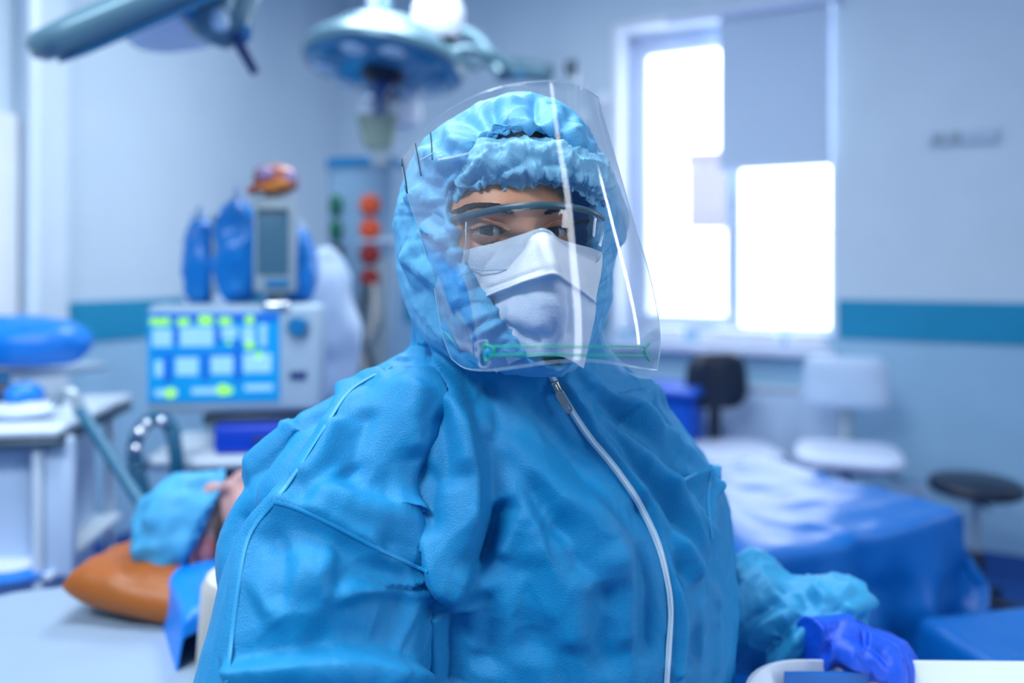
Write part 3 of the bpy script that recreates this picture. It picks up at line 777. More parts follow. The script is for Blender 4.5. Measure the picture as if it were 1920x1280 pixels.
# slanted dark rail right of trolley
t = thing('slanted_rod', 'dark slanting rod leaning between trolley and hose', 'rod', (0, 0, 0))
MB().tube([P(150, 768, 1.9), P(292, 985, 1.75)], .014, 14).build('rod', 'hose_teal', t)
MB().ell(P(292, 985, 1.75), (.018,)*3, n=10).build('end_cap', 'dark_metal', t)
# things on it
def soft(name, label, cat, px, py, Y, r3, m_, seed, amp=.01, fr=20):
    b = MB(); b.ell((0, 0, 0), r3, n=26); me = b.mesh(name); co = vcos(me); co += vnos(me)*(fbm(co*fr+seed)*amp)[:, None]
    co[:, 2] = np.maximum(co[:, 2], -r3[2]*.85); setcos(me, co); finish_mesh(me, angle=0); o = link_mesh(name, me, m_); o.location = tuple(P(px, py, Y)); return tag(o, label, cat)
soft('cloth_cap', 'bright blue crumpled cap on the left trolley top', 'cap', 46, 742, 1.95, (.042, .05, .035), 'sky_plastic', 4)
soft('kidney_dish', 'pale dish beneath the bright blue cap on the trolley', 'dish', 40, 768, 1.93, (.085, .06, .022), 'chair_seat', 8, .004)
soft('mask_pack', 'small black item at the far left of the trolley top', 'pack', 4, 736, 1.98, (.03, .04, .028), 'black_plastic', 6)
soft('folded_gown', 'light blue folded cloth on the lower trolley shelf', 'cloth', 30, 1040, 1.93, (.13, .12, .02), 'chair_seat', 5, .01, 9)
soft('folded_gown', 'thin bright blue cloth beneath the pale one on the lower shelf', 'cloth', 26, 1058, 1.90, (.13, .12, .018), 'sky_plastic', 12, .008, 9)
# upper shelf with blue bundle
t = thing('wall_shelf', 'teal edged shelf under the blue bundle at the far left', 'shelf', tuple(P(20, 699, 2.3)), math.radians(-25))
MB().box((-.12, .08, 0), (.46, .30, .02), .006).build('board', 'device_grey', t)
MB().box((-.12, -.075, 0), (.46, .012, .03), .004).build('edge', 'knob_blue', t)
MB().cyl((-.2, .2, 0), (-.2, .2, CEIL-P(20, 699, 2.3)[2]), .018, 14).build('ceiling_tube', 'white_metal', t)
soft('blue_bundle', 'big blue folded bundle lying on the shelf at the left edge', 'bundle', 30, 640, 2.25, (.20, .13, .075), 'sky_plastic', 21, .025, 8)
# ---------------------------------------------------------------- operating table, drapes, patient
TD = Vector((.866, .5, 0)); TN = Vector((.5, -.866, 0)); TO = Vector((-.9, 1.4, 0)); TA = math.radians(30)
def tl(x, y, z): return TO+TD*x+TN*y+Vector((0, 0, z))     # table frame: x along, y towards the camera
t = thing('operating_table', 'operating table with white sheet behind the practitioner', 'operating table', tuple(TO), TA)
MB().box((.70, -.275, .79), (2.36, .53, .05), .015).build('tabletop', 'dark_metal', t)
MB().box((.70, -.275, .835), (2.36, .53, .045), .02).build('mattress', 'sky_plastic', t)
MB().box((.8, -.275, .45), (.34, .26, .64), .03).build('column', 'grey_metal', t)
MB().box((.8, -.275, .06), (1.1, .46, .12), .04).build('base', 'device_grey', t)
for y_ in (-.02, -.535): MB().box((.70, y_, .785), (1.8, .012, .03), .004).build('side_rail', 'chrome', t)
def cloth_grid(a0, a1, b0, b1, na, nb, fn):
    A, B = np.meshgrid(np.linspace(a0, a1, na), np.linspace(b0, b1, nb), indexing='ij')
    return fn(A, B)
def hang(A, B, ax, bx0, bx1, ztop, amp=.02, seed=0, fold=26., flare=.14, ax0=None):
    """sheet lying on a table top and hanging over its edges"""
    da = np.maximum(0, A-ax); d0 = np.maximum(0, bx0-B); d1 = np.maximum(0, B-bx1)
    e0 = np.maximum(0, ax0-A) if ax0 is not None else A*0
    db = d1-d0; drop = np.sqrt(da**2+d0**2+d1**2+e0**2)
    rr = .02; drop2 = np.where(drop > rr, drop-rr*.6, drop**2/(2*rr)*.8)
    out = lambda d: np.minimum(d, rr)*.9+np.maximum(0, d-rr)*flare
    X = np.minimum(A, ax)+out(da); Y = np.clip(B, bx0, bx1)+out(d1)-out(d0)
    if ax0 is not None: X = np.maximum(X, ax0)-out(e0)
    Z = ztop-drop2
    sh_ = A.shape; pn = np.stack([A*5+seed, B*5, A*0+seed], -1).reshape(-1, 3)
    n_ = fbm(pn, 3).reshape(sh_); n2 = ridged(pn*1.4, 2).reshape(sh_)
    hang_ = np.clip(drop/.12, 0, 1)
    Z = Z+n2*amp*.35*(1-hang_)+amp*.1
    wv = np.sin(A*fold+n_*3)*amp*hang_*(np.clip(np.abs(db)/.3, 0, 1.3)+.3)
    Y = Y+np.where(B > bx1, wv, np.where(B < bx0, -wv, 0)); X = X+np.where(A > ax, np.sin(B*fold+n_*3)*amp*hang_, 0)
    return np.stack([X, Y, Z], -1)
def table_cloth(name, G, m, label, cat, th=.0025, M=tl):
    Wd = np.array([[tuple(M(*p)) for p in r] for r in G])
    me = MB().grid(Wd).mesh(name); me = solid(me, th, 0); finish_mesh(me, angle=0)
    return tag(link_mesh(name, me, m), label, cat)
# white sheet on the head half
A, B = np.meshgrid(np.linspace(-.62, .60, 110), np.linspace(-.12, .80, 90), indexing='ij')
G = hang(A, B, 1.2, .015, .545, .872, .012, 3, ax0=-.47)
dep = np.exp(-(((A-.33)/.16)**2+((B-.30)/.16)**2))*0
G[..., 2] -= 0
table_cloth('bed_sheet', G, 'sheet_white', 'white sheet spread over the head end of the operating table', 'sheet')
# light blue undersheet hanging on the far side
A, B = np.meshgrid(np.linspace(-.55, 1.0, 60), np.linspace(-.22, .06, 24), indexing='ij')
G = hang(A, B, 9, -.015, .9, .863, .008, 8); G[..., 2] -= .004
table_cloth('under_sheet', G, 'drape_blue', 'blue undersheet edge showing along the far side of the white sheet', 'sheet')
# blue surgical drape over the patient's legs
A, B = np.meshgrid(np.linspace(.50, 2.46, 150), np.linspace(-.45, 1.12, 130), indexing='ij')
G = hang(A, B, 1.89, -.01, .575, .885, .022, 17, fold=19)
bump_ = .27*np.exp(-((B-.26)/.19)**2)*np.exp(-((A-1.14)/.15)**2)
G[..., 2] += bump_
G[..., 2] += .215*np.exp(-((B-.23)/.25)**4)*np.clip((1.15-A)/.3, 0, 1)*np.clip((A-.38)/.12, 0, 1)
table_cloth('surgical_drape', G, 'drape_blue', 'large blue surgical drape covering the foot end of the operating table', 'drape')

# low instrument table with its own bright blue drape at the right edge
ix, iy = 1.28, 1.42
it = thing('instrument_table', 'low draped instrument table at the right edge of the picture', 'table', (ix, iy, 0), math.radians(8))
MB().box((0, 0, .705), (.78, .46, .03), .01).build('tabletop', 'grey_metal', it)
for sx_ in (-.35, .35):
    for sy_ in (-.2, .2): MB().cyl((sx_, sy_, .0), (sx_, sy_, .70), .014, 12).build('leg', 'chrome', it)
A, B = np.meshgrid(np.linspace(-.95, .75, 110), np.linspace(-.60, .62, 90), indexing='ij')
G = hang(A, B, .40, -.25, .25, .735, .022, 31, fold=17, ax0=-.40)
Mi = lambda x, y, z: Vector((ix, iy, 0))+RZm(math.radians(8)) @ Vector((x, y, z))
table_cloth('instrument_drape', G, 'drape_blue', 'bright blue drape over the low instrument table at right', 'drape', M=Mi)

# pillow
def pillow(name, c, size, rot, m, seed):
    n = 34; u = np.linspace(-1, 1, n); U, V = np.meshgrid(u, u, indexing='ij')
    t_ = (np.clip(1-U**4, 0, 1)*np.clip(1-V**4, 0, 1))**.5
    pin = 1-.10*(U**2*V**2)+0; ed = 1-.06*(1-np.abs(U))*(np.abs(V) > .9)
    nn_ = fbm(np.stack([U*1.6+seed, V*1.6, U*0], -1).reshape(-1, 3)).reshape(n, n); cr_ = ridged(np.stack([U*2+seed, V*2, U*0+4], -1).reshape(-1, 3)).reshape(n, n)
    top = np.stack([U*pin*size[0]/2, V*pin*size[1]/2, t_*size[2]/2*(1+.25*nn_)-cr_*t_*.012], -1)
    bot = top.copy(); bot[..., 2] = -t_*size[2]/2*.75
    b = MB(); b.grid(top); b.grid(bot); bmesh.ops.remove_doubles(b.bm, verts=b.bm.verts, dist=.0006)
    for v in b.bm.verts: v.co = Vector(c)+rot @ v.co
    return b.build(name, m, None, 60)
po = pillow('pillow', P(350, 1090, 1.39), (.33, .28, .105), RZm(math.radians(-6)) @ RY(math.radians(9)) @ RX(math.radians(-6)), 'pillow_orange', 5)
tag(po, "orange pillow under the patient's head on the white sheet", 'pillow')

# patient: one continuous body lying on the table, face up
pt = thing('person', 'patient in a blue bouffant cap lying on the operating table', 'person', tuple(TO), TA)
def tloc(px, py, Y): return np.array(RZm(-TA) @ (Vector(P(px, py, Y))-TO))
hc = tloc(398, 988, 1.42)
PX = Vector(hc)
b = MB()
hr = RZm(0) @ RX(math.radians(-18))
b.ell(PX, (.098, .072, .085), hr)                                             # skull, long axis along the table
b.ell(PX+Vector((.050, -.01, .010)), (.070, .057, .070), hr)                   # face and jaw
b.ell(PX+Vector((.052, -.010, .080)), (.024, .013, .020), hr)                 # nose
b.ell(PX+Vector((.0, -.008, .066)), (.03, .045, .018), hr)                  # brow
b.ell(PX+Vector((.085, -.012, .074)), (.014, .026, .012), hr)                 # lips
b.ell(PX+Vector((.11, -.012, .062)), (.022, .024, .020), hr)                  # chin
b.tube([PX+Vector((.07, .0, -.02)), PX+Vector((.17, .02, -.045))], [.058, .062], 20)
sc_ = [(.17, .06, .05, 0), (.23, .13, .07, -.02), (.30, .18, .085, -.04), (.42, .175, .095, -.06), (.58, .15, .09, -.07), (.70, .16, .09, -.07)]
rings = []
for (x, a_, c_, y0) in sc_: rings.append([b.bm.verts.new(PX+Vector((x, y0+a_*math.cos(q), -.045+c_*math.sin(q)))) for q in np.linspace(0, 2*PI, 28, endpoint=False)])
for R1, R2 in zip(rings, rings[1:]):
    for k in range(28): b.bm.faces.new((R1[k], R1[(k+1) % 28], R2[(k+1) % 28], R2[k]))
b.bm.faces.new(rings[0][::-1]); b.bm.faces.new(rings[-1])
for s_ in (-1, 1):
    b.tube([PX+Vector((.27, -.04+s_*.155, -.05)), PX+Vector((.50, -.06+s_*.20, -.06)), PX+Vector((.72, -.07+s_*.13, .03))], [.052, .042, .033], 16)
    b.tube([PX+Vector((.66, -.07+s_*.08, -.05)), PX+Vector((.82, -.08+s_*.08, .09)), PX+Vector((.89, -.08+s_*.08, -.02)), PX+Vector((.93, -.08+s_*.07, -.085))], [.078, .058, .048, .036], 18)
    b.ell(PX+Vector((.99, -.08+s_*.065, -.105)), (.075, .034, .024))
me = voxel(b.mesh('b'), .007, 3)
mat('patient_skin', (.42, .24, .24), .5, sss=.1); mat('skin', (.60, .255, .125), .45, sss=.15, bump=.15, bscale=500, var=.08, vscale=25)
mat('hair_dark', (.012, .010, .012), .5)
finish_mesh(me, angle=0); link_mesh('body', me, 'patient_skin', pt)
# ear facing the camera
b = MB(); ec = Vector(tloc(386, 1040, 1.350))
b.tube(crpath([ec+Vector((.002, -.004, .028))+Vector((-.016, 0, 0)), ec+Vector((-.024, -.01, .012)), ec+Vector((-.02, -.012, -.012)), ec+Vector((0, -.008, -.03)), ec+Vector((.012, -.002, -.018)), ec+Vector((.012, -.0, .015)), ec+Vector((-.004, -.003, .028))], 24), .0055, 10)
b.ell(ec, (.018, .010, .028)); me = voxel(b.mesh('e'), .0025, 2); mat('ear_skin', (.50, .17, .18), .45, sss=.1); finish_mesh(me, angle=0); link_mesh('ear', me, 'ear_skin', pt)
# hair under the cap's rim
b = MB(); b.tube(crpath([PX+Vector((.0, -.055, .062)), PX+Vector((-.002, -.085, .0)), PX+Vector((.012, -.082, -.045)), PX+Vector((.02, -.055, -.07))], 16), [.004]*3+[.008]*8+[.015]*5, 10); b.build('hair', 'hair_dark', pt)
# bouffant cap
b = MB(); b.ell((0, 0, 0), (1, 1, 1), n=40); me = b.mesh('cap'); co = vcos(me)
keep = co[:, 0] < -.02+.45*co[:, 2]
co2 = co*np.array([.112, .086, .098]); dirn = co/np.linalg.norm(co, axis=1)[:, None]
ang = np.arctan2(co[:, 2], co[:, 1])
pinch = np.clip((co[:, 0]+.25)/.53, 0, 1)
co2 = co2*(1-.10*pinch[:, None]*np.array([0, 1, 1]))+dirn*((np.sin(ang*19+vnoise(co*3)*4)*.004*pinch+fbm(co*3.2)*.012+ridged(co*2.6)*.006)[:, None])
Rh = np.array(hr); co2 = co2@Rh.T+np.array(PX)+np.array([-.022, 0, .004])
setcos(me, co2)
bm = bmesh.new(); bm.from_mesh(me); bm.verts.ensure_lookup_table()
bmesh.ops.delete(bm, geom=[bm.verts[i] for i in np.where(~keep)[0]], context='VERTS'); bm.to_mesh(me); bm.free()
nonwoven('cap_far', (.05, .40, .72), rough=.6, transl=.2)
me = solid(me, .0012); finish_mesh(me, angle=0); link_mesh('bouffant_cap', me, 'cap_far', pt)
b = MB(); pr = []
for q in np.linspace(0, 2*PI, 72, endpoint=False):
    r_ = np.array([-.020+.050*math.sin(q), .079*math.cos(q)*(1+.02*math.sin(q*21)), .089*math.sin(q)*(1+.02*math.sin(q*17))]); pr.append(Vector(Rh@r_)+PX+Vector((-.010, 0, .004)))
b.tube(pr+[pr[0]], .006, 10); b.build('cap_band', 'cap_far', pt)

# blue cloth and beige bolster beside the patient's neck
A, B = np.meshgrid(np.linspace(-.20, .20, 60), np.linspace(-.12, .10, 40), indexing='ij')
G = hang(A, B, 9, -.3, .055, 0, .010, 40, ax0=-.05)
c0 = Vector(P(420, 1100, 1.24))
table_cloth('shoulder_cloth', G, 'sky_plastic', 'bright blue folded cloth tucked by the orange pillow', 'cloth', M=lambda x, y, z: c0+TD*x+TN*y+UP*z)
b = MB(); b.lathe([(0, -.085), (.035, -.085), (.042, -.075), (.044, .06), (.038, .075), (0, .075)], n=28, rot=RY(.12) @ RX(.1)); o = b.build('foam_bolster', 'beige_foam'); o.location = tuple(P(432, 1174, 1.13)); tag(o, 'beige cylindrical foam block below the bright blue cloth', 'foam block')
# ---------------------------------------------------------------- the practitioner
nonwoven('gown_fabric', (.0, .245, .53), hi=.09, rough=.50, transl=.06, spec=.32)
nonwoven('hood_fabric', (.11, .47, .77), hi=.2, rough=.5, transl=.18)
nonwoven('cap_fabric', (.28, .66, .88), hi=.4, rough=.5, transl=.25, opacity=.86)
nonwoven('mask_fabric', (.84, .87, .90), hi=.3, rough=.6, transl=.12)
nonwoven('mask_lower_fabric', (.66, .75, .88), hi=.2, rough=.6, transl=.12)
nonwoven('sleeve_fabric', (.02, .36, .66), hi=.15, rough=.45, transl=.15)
mat('seam_blue', (.01, .29, .58), .5)
mat('zip_tape', (.45, .64, .76), .5)
mat('brass', (.55, .51, .42), .25, metal=1)
mat('zip_teeth', (.62, .72, .80), .5)
mat('glove', (.0, .075, .60), .5, bump=.1, bscale=80, var=.05)
mat('goggle_bar', (.045, .10, .13), .3)
mat('film_edge', (.45, .62, .72), .15, coat=1)
mat('green_print', (.0, .42, .26), .4)
mat('eye_white', (.42, .38, .36), .15); mat('iris', (.05, .055, .06), .08); mat('pupil', (.002, .002, .002), .05)
mat('brow_hair', (.03, .018, .012), .6)
clearfilm('shield_film', (.98, .99, 1), .02, 1.42)
clearfilm('goggle_film', (.93, .95, .97), .02, 1.45)

pr_ = thing('person', 'practitioner in blue protective coverall, hood, goggles, mask and clear face shield, standing in front', 'person', (0, .86, 0), 0)
PO = np.array([0, .86, 0])
def plink(name, me, m, parent=None, angle=0):
    """mesh in world coordinates -> child of the practitioner"""
    par = parent or pr_
    setcos(me, vcos(me)-PO); finish_mesh(me, True, angle)
    return link_mesh(name, me, m, par)
YAW = math.radians(40); SX = Vector((math.cos(YAW), math.sin(YAW), 0)); FW = Vector((math.sin(YAW), -math.cos(YAW), 0))

# --- coverall: torso, upper arms, near forearm grown together
def ring_loft(b, rings, n=40, caps=True):
    """rings: (cx, cy, z, a, b, power) ellipse rings turned with the torso"""
    R = []
    for (cx_, cy_, z_, a_, b_) in rings:
        rr = []
        for q in np.linspace(0, 2*PI, n, endpoint=False):
            p_ = SX*(a_*math.cos(q))+FW*(b_*math.sin(q)); rr.append(b.bm.verts.new((cx_+p_.x, cy_+p_.y, z_)))
        R.append(rr)
    for A_, B_ in zip(R, R[1:]):
        for k in range(n): b.bm.faces.new((A_[k], A_[(k+1) % n], B_[(k+1) % n], B_[k]))
    if caps: b.bm.faces.new(R[0][::-1]); b.bm.faces.new(R[-1])
b = MB()
tor = np.array([(.03, .92, .78, .225, .170), (.04, .92, .90, .232, .180), (.045, .92, 1.00, .236, .188), (.045, .92, 1.08, .238, .188), (.04, .915, 1.16, .240, .180),
       (.03, .91, 1.22, .225, .162), (.015, .90, 1.28, .185, .142), (.005, .885, 1.325, .140, .120), (-.005, .865, 1.365, .108, .108), (-.01, .85, 1.42, .095, .10), (-.01, .84, 1.45, .09, .095)])
ring_loft(b, [tuple(r) for r in cr(tor, 50)])
def q(*a): return P(*a)
# near arm (hangs down, elbow bent, forearm coming forward)
arm = cr(np.array([(-.06, .83, 1.325), (-.12, .79, 1.280), (-.160, .765, 1.225), (-.168, .735, 1.17), (-.175, .715, 1.10), (-.188, .700, 1.03), (-.198, .69, .96)]), 26)
b.tube([tuple(p) for p in arm], list(np.interp(np.linspace(0, 1, 26), [0, .17, .33, .5, .67, .83, 1], [.050, .062, .080, .093, .098, .101, .085])), 30)
fore = cr(np.array([(-.185, .69, .985), (-.12, .625, 1.035), (-.04, .58, 1.045)]), 12)
b.tube([tuple(p) for p in fore], list(np.linspace(.085, .062, 12)), 24)
# cloth bagging behind the near shoulder
bk = cr(np.array([(-.06, .86, 1.335), (-.13, .84, 1.305), (-.20, .82, 1.262), (-.258, .81, 1.218)]), 14)
b.tube([tuple(p) for p in bk], list(np.linspace(.050, .030, 14)), 20)
b.ell((-.220, .80, 1.16), (.074, .070, .095), RY(.05), 20); b.tube([(-.245, .81, 1.225), (-.250, .80, 1.17), (-.245, .79, 1.10)], [.020, .040, .045], 18); b.ell((-.225, .79, 1.05), (.060, .075, .11), None, 20)
# far shoulder and upper arm
fa = cr(np.array([(.08, .96, 1.295), (.140, 1.01, 1.225), (.185, 1.035, 1.145), (.205, 1.03, 1.07), (.235, 1.02, 1.03)]), 18)
b.tube([tuple(p) for p in fa], list(np.interp(np.linspace(0, 1, 18), [0, .3, .6, 1], [.05, .068, .078, .068])), 26)
me = voxel(b.mesh('c'), .0026, 5)

# the folds, drawn on the surface
tree = bvh(me)
def S(pts, wl, wr, h, tp=.2, n=26): STR.append((lay(tree, pts, n), wl, wr, h, tp))
STR = []
# near shoulder: flap edge bulging over the chest (step falls to its right/left-of-travel)
S([(792, 655), (860, 735), (893, 850), (900, 950), (893, 1030), (862, 1125), (836, 1150)], .004, .055, .016, .12)
S([(905, 760), (930, 880), (925, 1000), (880, 1110)], .026, .008, -.008)
S([(776, 866), (815, 900), (812, 960), (822, 1010)], .008, .018, -.006)
S([(740, 930), (786, 972), (830, 1080), (838, 1135)], .012, .010, .008)
S([(733, 690), (659, 730), (616, 790), (552, 890), (515, 940), (467, 1004), (446, 1105), (425, 1278)], .018, .007, .007, .05)
S([(700, 700), (630, 742), (584, 800), (520, 880), (450, 980), (414, 1062)], .010, .016, -.009)
S([(520, 800), (600, 735), (700, 680)], .02, .02, .006)
S([(425, 885), (480, 845), (560, 790)], .010, .022, .008, .2)
S([(515, 941), (552, 951), (622, 983), (712, 1030), (802, 1072)], .008, .010, .006, .08)
S([(530, 962), (622, 1002), (712, 1050), (800, 1090)], .012, .022, -.008)
S([(563, 930), (640, 935), (720, 950), (786, 960)], .016, .022, .010)
S([(640, 870), (680, 920), (740, 935)], .016, .012, -.006)
S([(790, 720), (765, 790), (775, 860)], .012, .016, .007)
S([(855, 720), (870, 800), (880, 900)], .014, .010, .006)
S([(690, 760), (672, 830), (650, 900)], .012, .012, -.005)
S([(820, 760), (845, 840), (850, 930)], .012, .012, -.006)
S([(610, 1060), (680, 1100), (780, 1120)], .02, .02, -.005); S([(480, 1150), (560, 1080), (640, 1070)], .02, .02, .006)
S([(560, 1180), (650, 1210), (780, 1190)], .025, .02, -.007)
S([(836, 1146), (836, 1215), (838, 1284)], .022, .004, -.009, .02)
S([(824, 1150), (824, 1215), (826, 1284)], .004, .016, .005, .02)
S([(420, 1262), (560, 1242), (690, 1238), (790, 1268)], .006, .022, .013, .1)
# chest
S([(840, 690), (915, 735), (990, 800), (1065, 870), (1140, 930)], .030, .022, -.014, .25)
S([(930, 765), (990, 855), (1060, 940), (1120, 1010), (1150, 1120)], .024, .018, .010)
S([(880, 700), (960, 760), (1040, 850), (1100, 940), (1170, 1040), (1200, 1160)], .012, .020, .007)
S([(945, 928), (945, 960), (912, 1020), (872, 1078)], .010, .012, -.012)
S([(960, 950), (950, 1010), (930, 1050)], .010, .008, .007)
S([(900, 1100), (920, 1180), (905, 1270)], .016, .014, -.008); S([(980, 1030), (1000, 1130), (990, 1250)], .02, .016, -.006); S([(1040, 990), (1075, 1100), (1070, 1230)], .02, .018, .006)
S([(1120, 1080), (1140, 1180), (1135, 1275)], .016, .016, -.005)
# placket and pulls on the far side of the zipper
S([(1048, 700), (1085, 760), (1128, 830), (1172, 895), (1216, 960), (1248, 1025), (1268, 1100), (1276, 1180), (1272, 1279)], .009, .006, .006, .03)
S([(1072, 690), (1120, 728), (1220, 800), (1290, 858), (1345, 950)], .006, .012, .008, .08)
S([(1085, 720), (1150, 775), (1240, 855), (1320, 960)], .010, .014, -.008)
S([(1085, 728), (1140, 800), (1210, 870), (1290, 945), (1350, 1040)], .008, .014, .009)
S([(1090, 755), (1150, 850), (1220, 925), (1300, 1020)], .010, .012, -.008)
S([(1100, 775), (1160, 870), (1225, 950), (1295, 1050), (1320, 1120)], .008, .012, .008)
S([(1180, 925), (1240, 1000), (1290, 1100)], .010, .012, -.006)
S([(1250, 990), (1300, 1080), (1320, 1200)], .010, .012, .006)
S([(1335, 865), (1328, 930), (1335, 1010), (1345, 1060)], .006, .012, .007)
S([(1300, 1060), (1310, 1160), (1300, 1270)], .012, .012, -.006); S([(1335, 1080), (1345, 1180), (1340, 1279)], .010, .010, .005)
S([(1150, 705), (1230, 745), (1290, 800), (1345, 880)], .010, .02, .008)
S([(762, 640), (800, 676), (850, 708), (905, 736), (960, 756)], .010, .016, -.010)
S([(1128, 1010), (1165, 1110), (1175, 1230)], .014, .014, .006); S([(1185, 1010), (1215, 1110), (1215, 1250)], .010, .012, -.006)
S([(930, 860), (985, 960), (1020, 1080), (1030, 1200)], .010, .014, .006); S([(985, 880), (1050, 990), (1100, 1100)], .008, .012, -.006)
S([(860, 690), (905, 760), (918, 830)], .008, .012, .006); S([(640, 780), (610, 850), (560, 915)], .008, .010, .005)
S([(836, 1135), (760, 1050), (690, 1010)], .006, .010, -.006); S([(836, 1140), (770, 1110), (680, 1110), (600, 1140)], .006, .010, .006); S([(500, 985), (530, 1060), (520, 1150)], .010, .010, -.005)
S([(1205, 745), (1270, 815), (1330, 905)], .006, .010, -.006); S([(1225, 880), (1280, 960), (1335, 1060)], .006, .008, .006)
co = vcos(me); no = vnos(me)
d = np.zeros(len(co))
for s_ in STR: d += stroke(co, no, *s_)
d *= 1.5
wq = co+np.stack([vnoise(co*6+5), vnoise(co*6+50), vnoise(co*6+90)], 1)*.03
msk = np.clip(vnoise(co*7+200)*1.6+.75, .25, 1)
d += facets(wq*np.array([13, 13, 8.]), 3)*.0042*msk+facets(wq*np.array([30, 30, 20.]), 9)*.0018*msk+fbm(wq*6+3, 2)*.004-.001
co = co+no*d[:, None]; setcos(me, co)
gown_me = me.copy(); gtree = bvh(gown_me)
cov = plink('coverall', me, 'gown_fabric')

# trouser legs, boots (below the frame, so the figure stands)
b = MB(); ring_loft(b, [(.03, .92, .80, .224, .170), (.02, .92, .70, .22, .165), (.02, .92, .62, .205, .15)])
for s_ in (-1, 1):
    o_ = SX*(s_*.105); b.tube([tuple(Vector((.02, .92, z_))+o_) for z_ in (.70, .48, .30, .14)], [.105, .09, .08, .075], 24)
me = voxel(b.mesh('t'), .012, 3); co = vcos(me); co += vnos(me)*(ridged(co*np.array([8, 8, 5]))*.008)[:, None]; setcos(me, co); plink('trousers', me, 'gown_fabric')
for s_ in (-1, 1):
    o_ = Vector((.02, .92, 0))+SX*(s_*.105); b = MB()
    b.tube([o_+Vector((0, 0, .17)), o_+Vector((0, 0, .06))], [.062, .055], 20); R_ = RZm(YAW)
    b.ell(o_+FW*.06+Vector((0, 0, .05)), (.055, .14, .048), R_, 20)
    me = voxel(b.mesh('s'), .007, 3); c2 = vcos(me); c2[:, 2] = np.maximum(c2[:, 2], .002); setcos(me, c2); plink('shoe_cover', me, 'seam_blue')

# far forearm sleeve with its gathered cuff
b = MB(); sl_ = cr(np.array([P(1385, 1135, 1.06), P(1425, 1160, 1.03), P(1490, 1180, 1.0), P(1545, 1172, .990), P(1592, 1166, .985), P(1614, 1170, .980)]), 20)
b.tube([tuple(p) for p in sl_], list(np.interp(np.linspace(0, 1, 20), [0, .3, .5, .75, .92, 1], [.075, .060, .056, .052, .044, .036])), 28)
me = voxel(b.mesh('s'), .003, 3); tr2 = bvh(me)
STR2 = []
for pts, wl, wr, h in (([(1440, 1112), (1500, 1105), (1530, 1150), (1530, 1240)], .009, .012, -.012), ([(1380, 1190), (1420, 1150), (1470, 1120)], .008, .010, -.010), ([(1420, 1275), (1490, 1200), (1560, 1120)], .007, .010, .012),
                       ([(1400, 1260), (1470, 1190), (1520, 1130)], .008, .008, -.010), ([(1470, 1125), (1500, 1108), (1540, 1118), (1560, 1140)], .010, .010, .010), ([(1560, 1135), (1595, 1110), (1630, 1140)], .009, .010, .011), ([(1540, 1140), (1575, 1150), (1620, 1165)], .006, .008, -.007),
                       ([(1470, 1150), (1490, 1190), (1500, 1210)], .006, .007, .007)):
    STR2.append((lay(tr2, pts, 16), wl, wr, h, .2))
co = vcos(me); no = vnos(me); d = sum(stroke(co, no, *s_) for s_ in STR2)
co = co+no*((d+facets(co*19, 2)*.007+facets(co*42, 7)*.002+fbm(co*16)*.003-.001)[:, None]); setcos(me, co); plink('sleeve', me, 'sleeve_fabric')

# seams and zipper ribbons lying on the cloth
def ribbon(tree_, pts, w_, th, n=60, off=.0008):
    c_ = []; N_ = []
    for (x, y) in cr(np.array(pts, float), n):
        l, nn_ = hit(tree_, x, y); nn_ = -nn_ if nn_[1] > 0 else nn_; c_.append(l); N_.append(nn_)
    c_ = np.array(c_); N_ = np.array(N_)
    for _ in range(3): c_[1:-1] = (c_[:-2]+2*c_[1:-1]+c_[2:])/4; N_[1:-1] = (N_[:-2]+2*N_[1:-1]+N_[2:])/4
    N_ /= np.linalg.norm(N_, axis=1)[:, None]+1e-9; T_ = np.gradient(c_, axis=0); T_ /= np.linalg.norm(T_, axis=1)[:, None]+1e-9
    B_ = np.cross(N_, T_); B_ /= np.linalg.norm(B_, axis=1)[:, None]+1e-9
    pf = [(-1, -.6), (-1, .6), (-.55, 1), (.55, 1), (1, .6), (1, -.6)]
    V = np.stack([c_+B_*(x*w_/2)+N_*(off+z*th) for x, z in pf], 1)
    b_ = MB(); n_ = len(c_); vs = [[b_.bm.verts.new(p) for p in r] for r in V]
    for i in range(n_-1):
        for k in range(6): b_.bm.faces.new((vs[i][k], vs[i][(k+1) % 6], vs[i+1][(k+1) % 6], vs[i+1][k]))
    b_.bm.faces.new(vs[0]); b_.bm.faces.new(vs[-1][::-1])
    return b_.mesh('r'), c_, N_, T_, B_
ZP = [(1026, 688), (1055, 742), (1100, 812), (1150, 872), (1200, 945), (1233, 1020), (1250, 1090), (1256, 1140), (1253, 1210), (1248, 1285)]
zm, zc, zn, zt_, zb_ = ribbon(gtree, ZP, .0065, .0010, 90, .0012)
zo = plink('zipper', zm, 'zip_tape', None, 40)
zm2, *_ = ribbon(gtree, ZP, .0022, .0011, 160, .0026)
o = plink('zip_teeth', zm2, 'zip_teeth', None, 40); o.parent = zo
for pts, w_ in (([(733, 688), (659, 729), (616, 789), (552, 889), (515, 940), (467, 1004), (446, 1105), (425, 1278)], .0035), ([(515, 941), (552, 951), (622, 983), (712, 1030), (802, 1071)], .003), ([(1338, 862), (1328, 930), (1335, 1010)], .003)):
    sm_, *_ = ribbon(gtree, pts, w_, .0006, 60, .0004); plink('seam', sm_, 'seam_blue', None, 40)
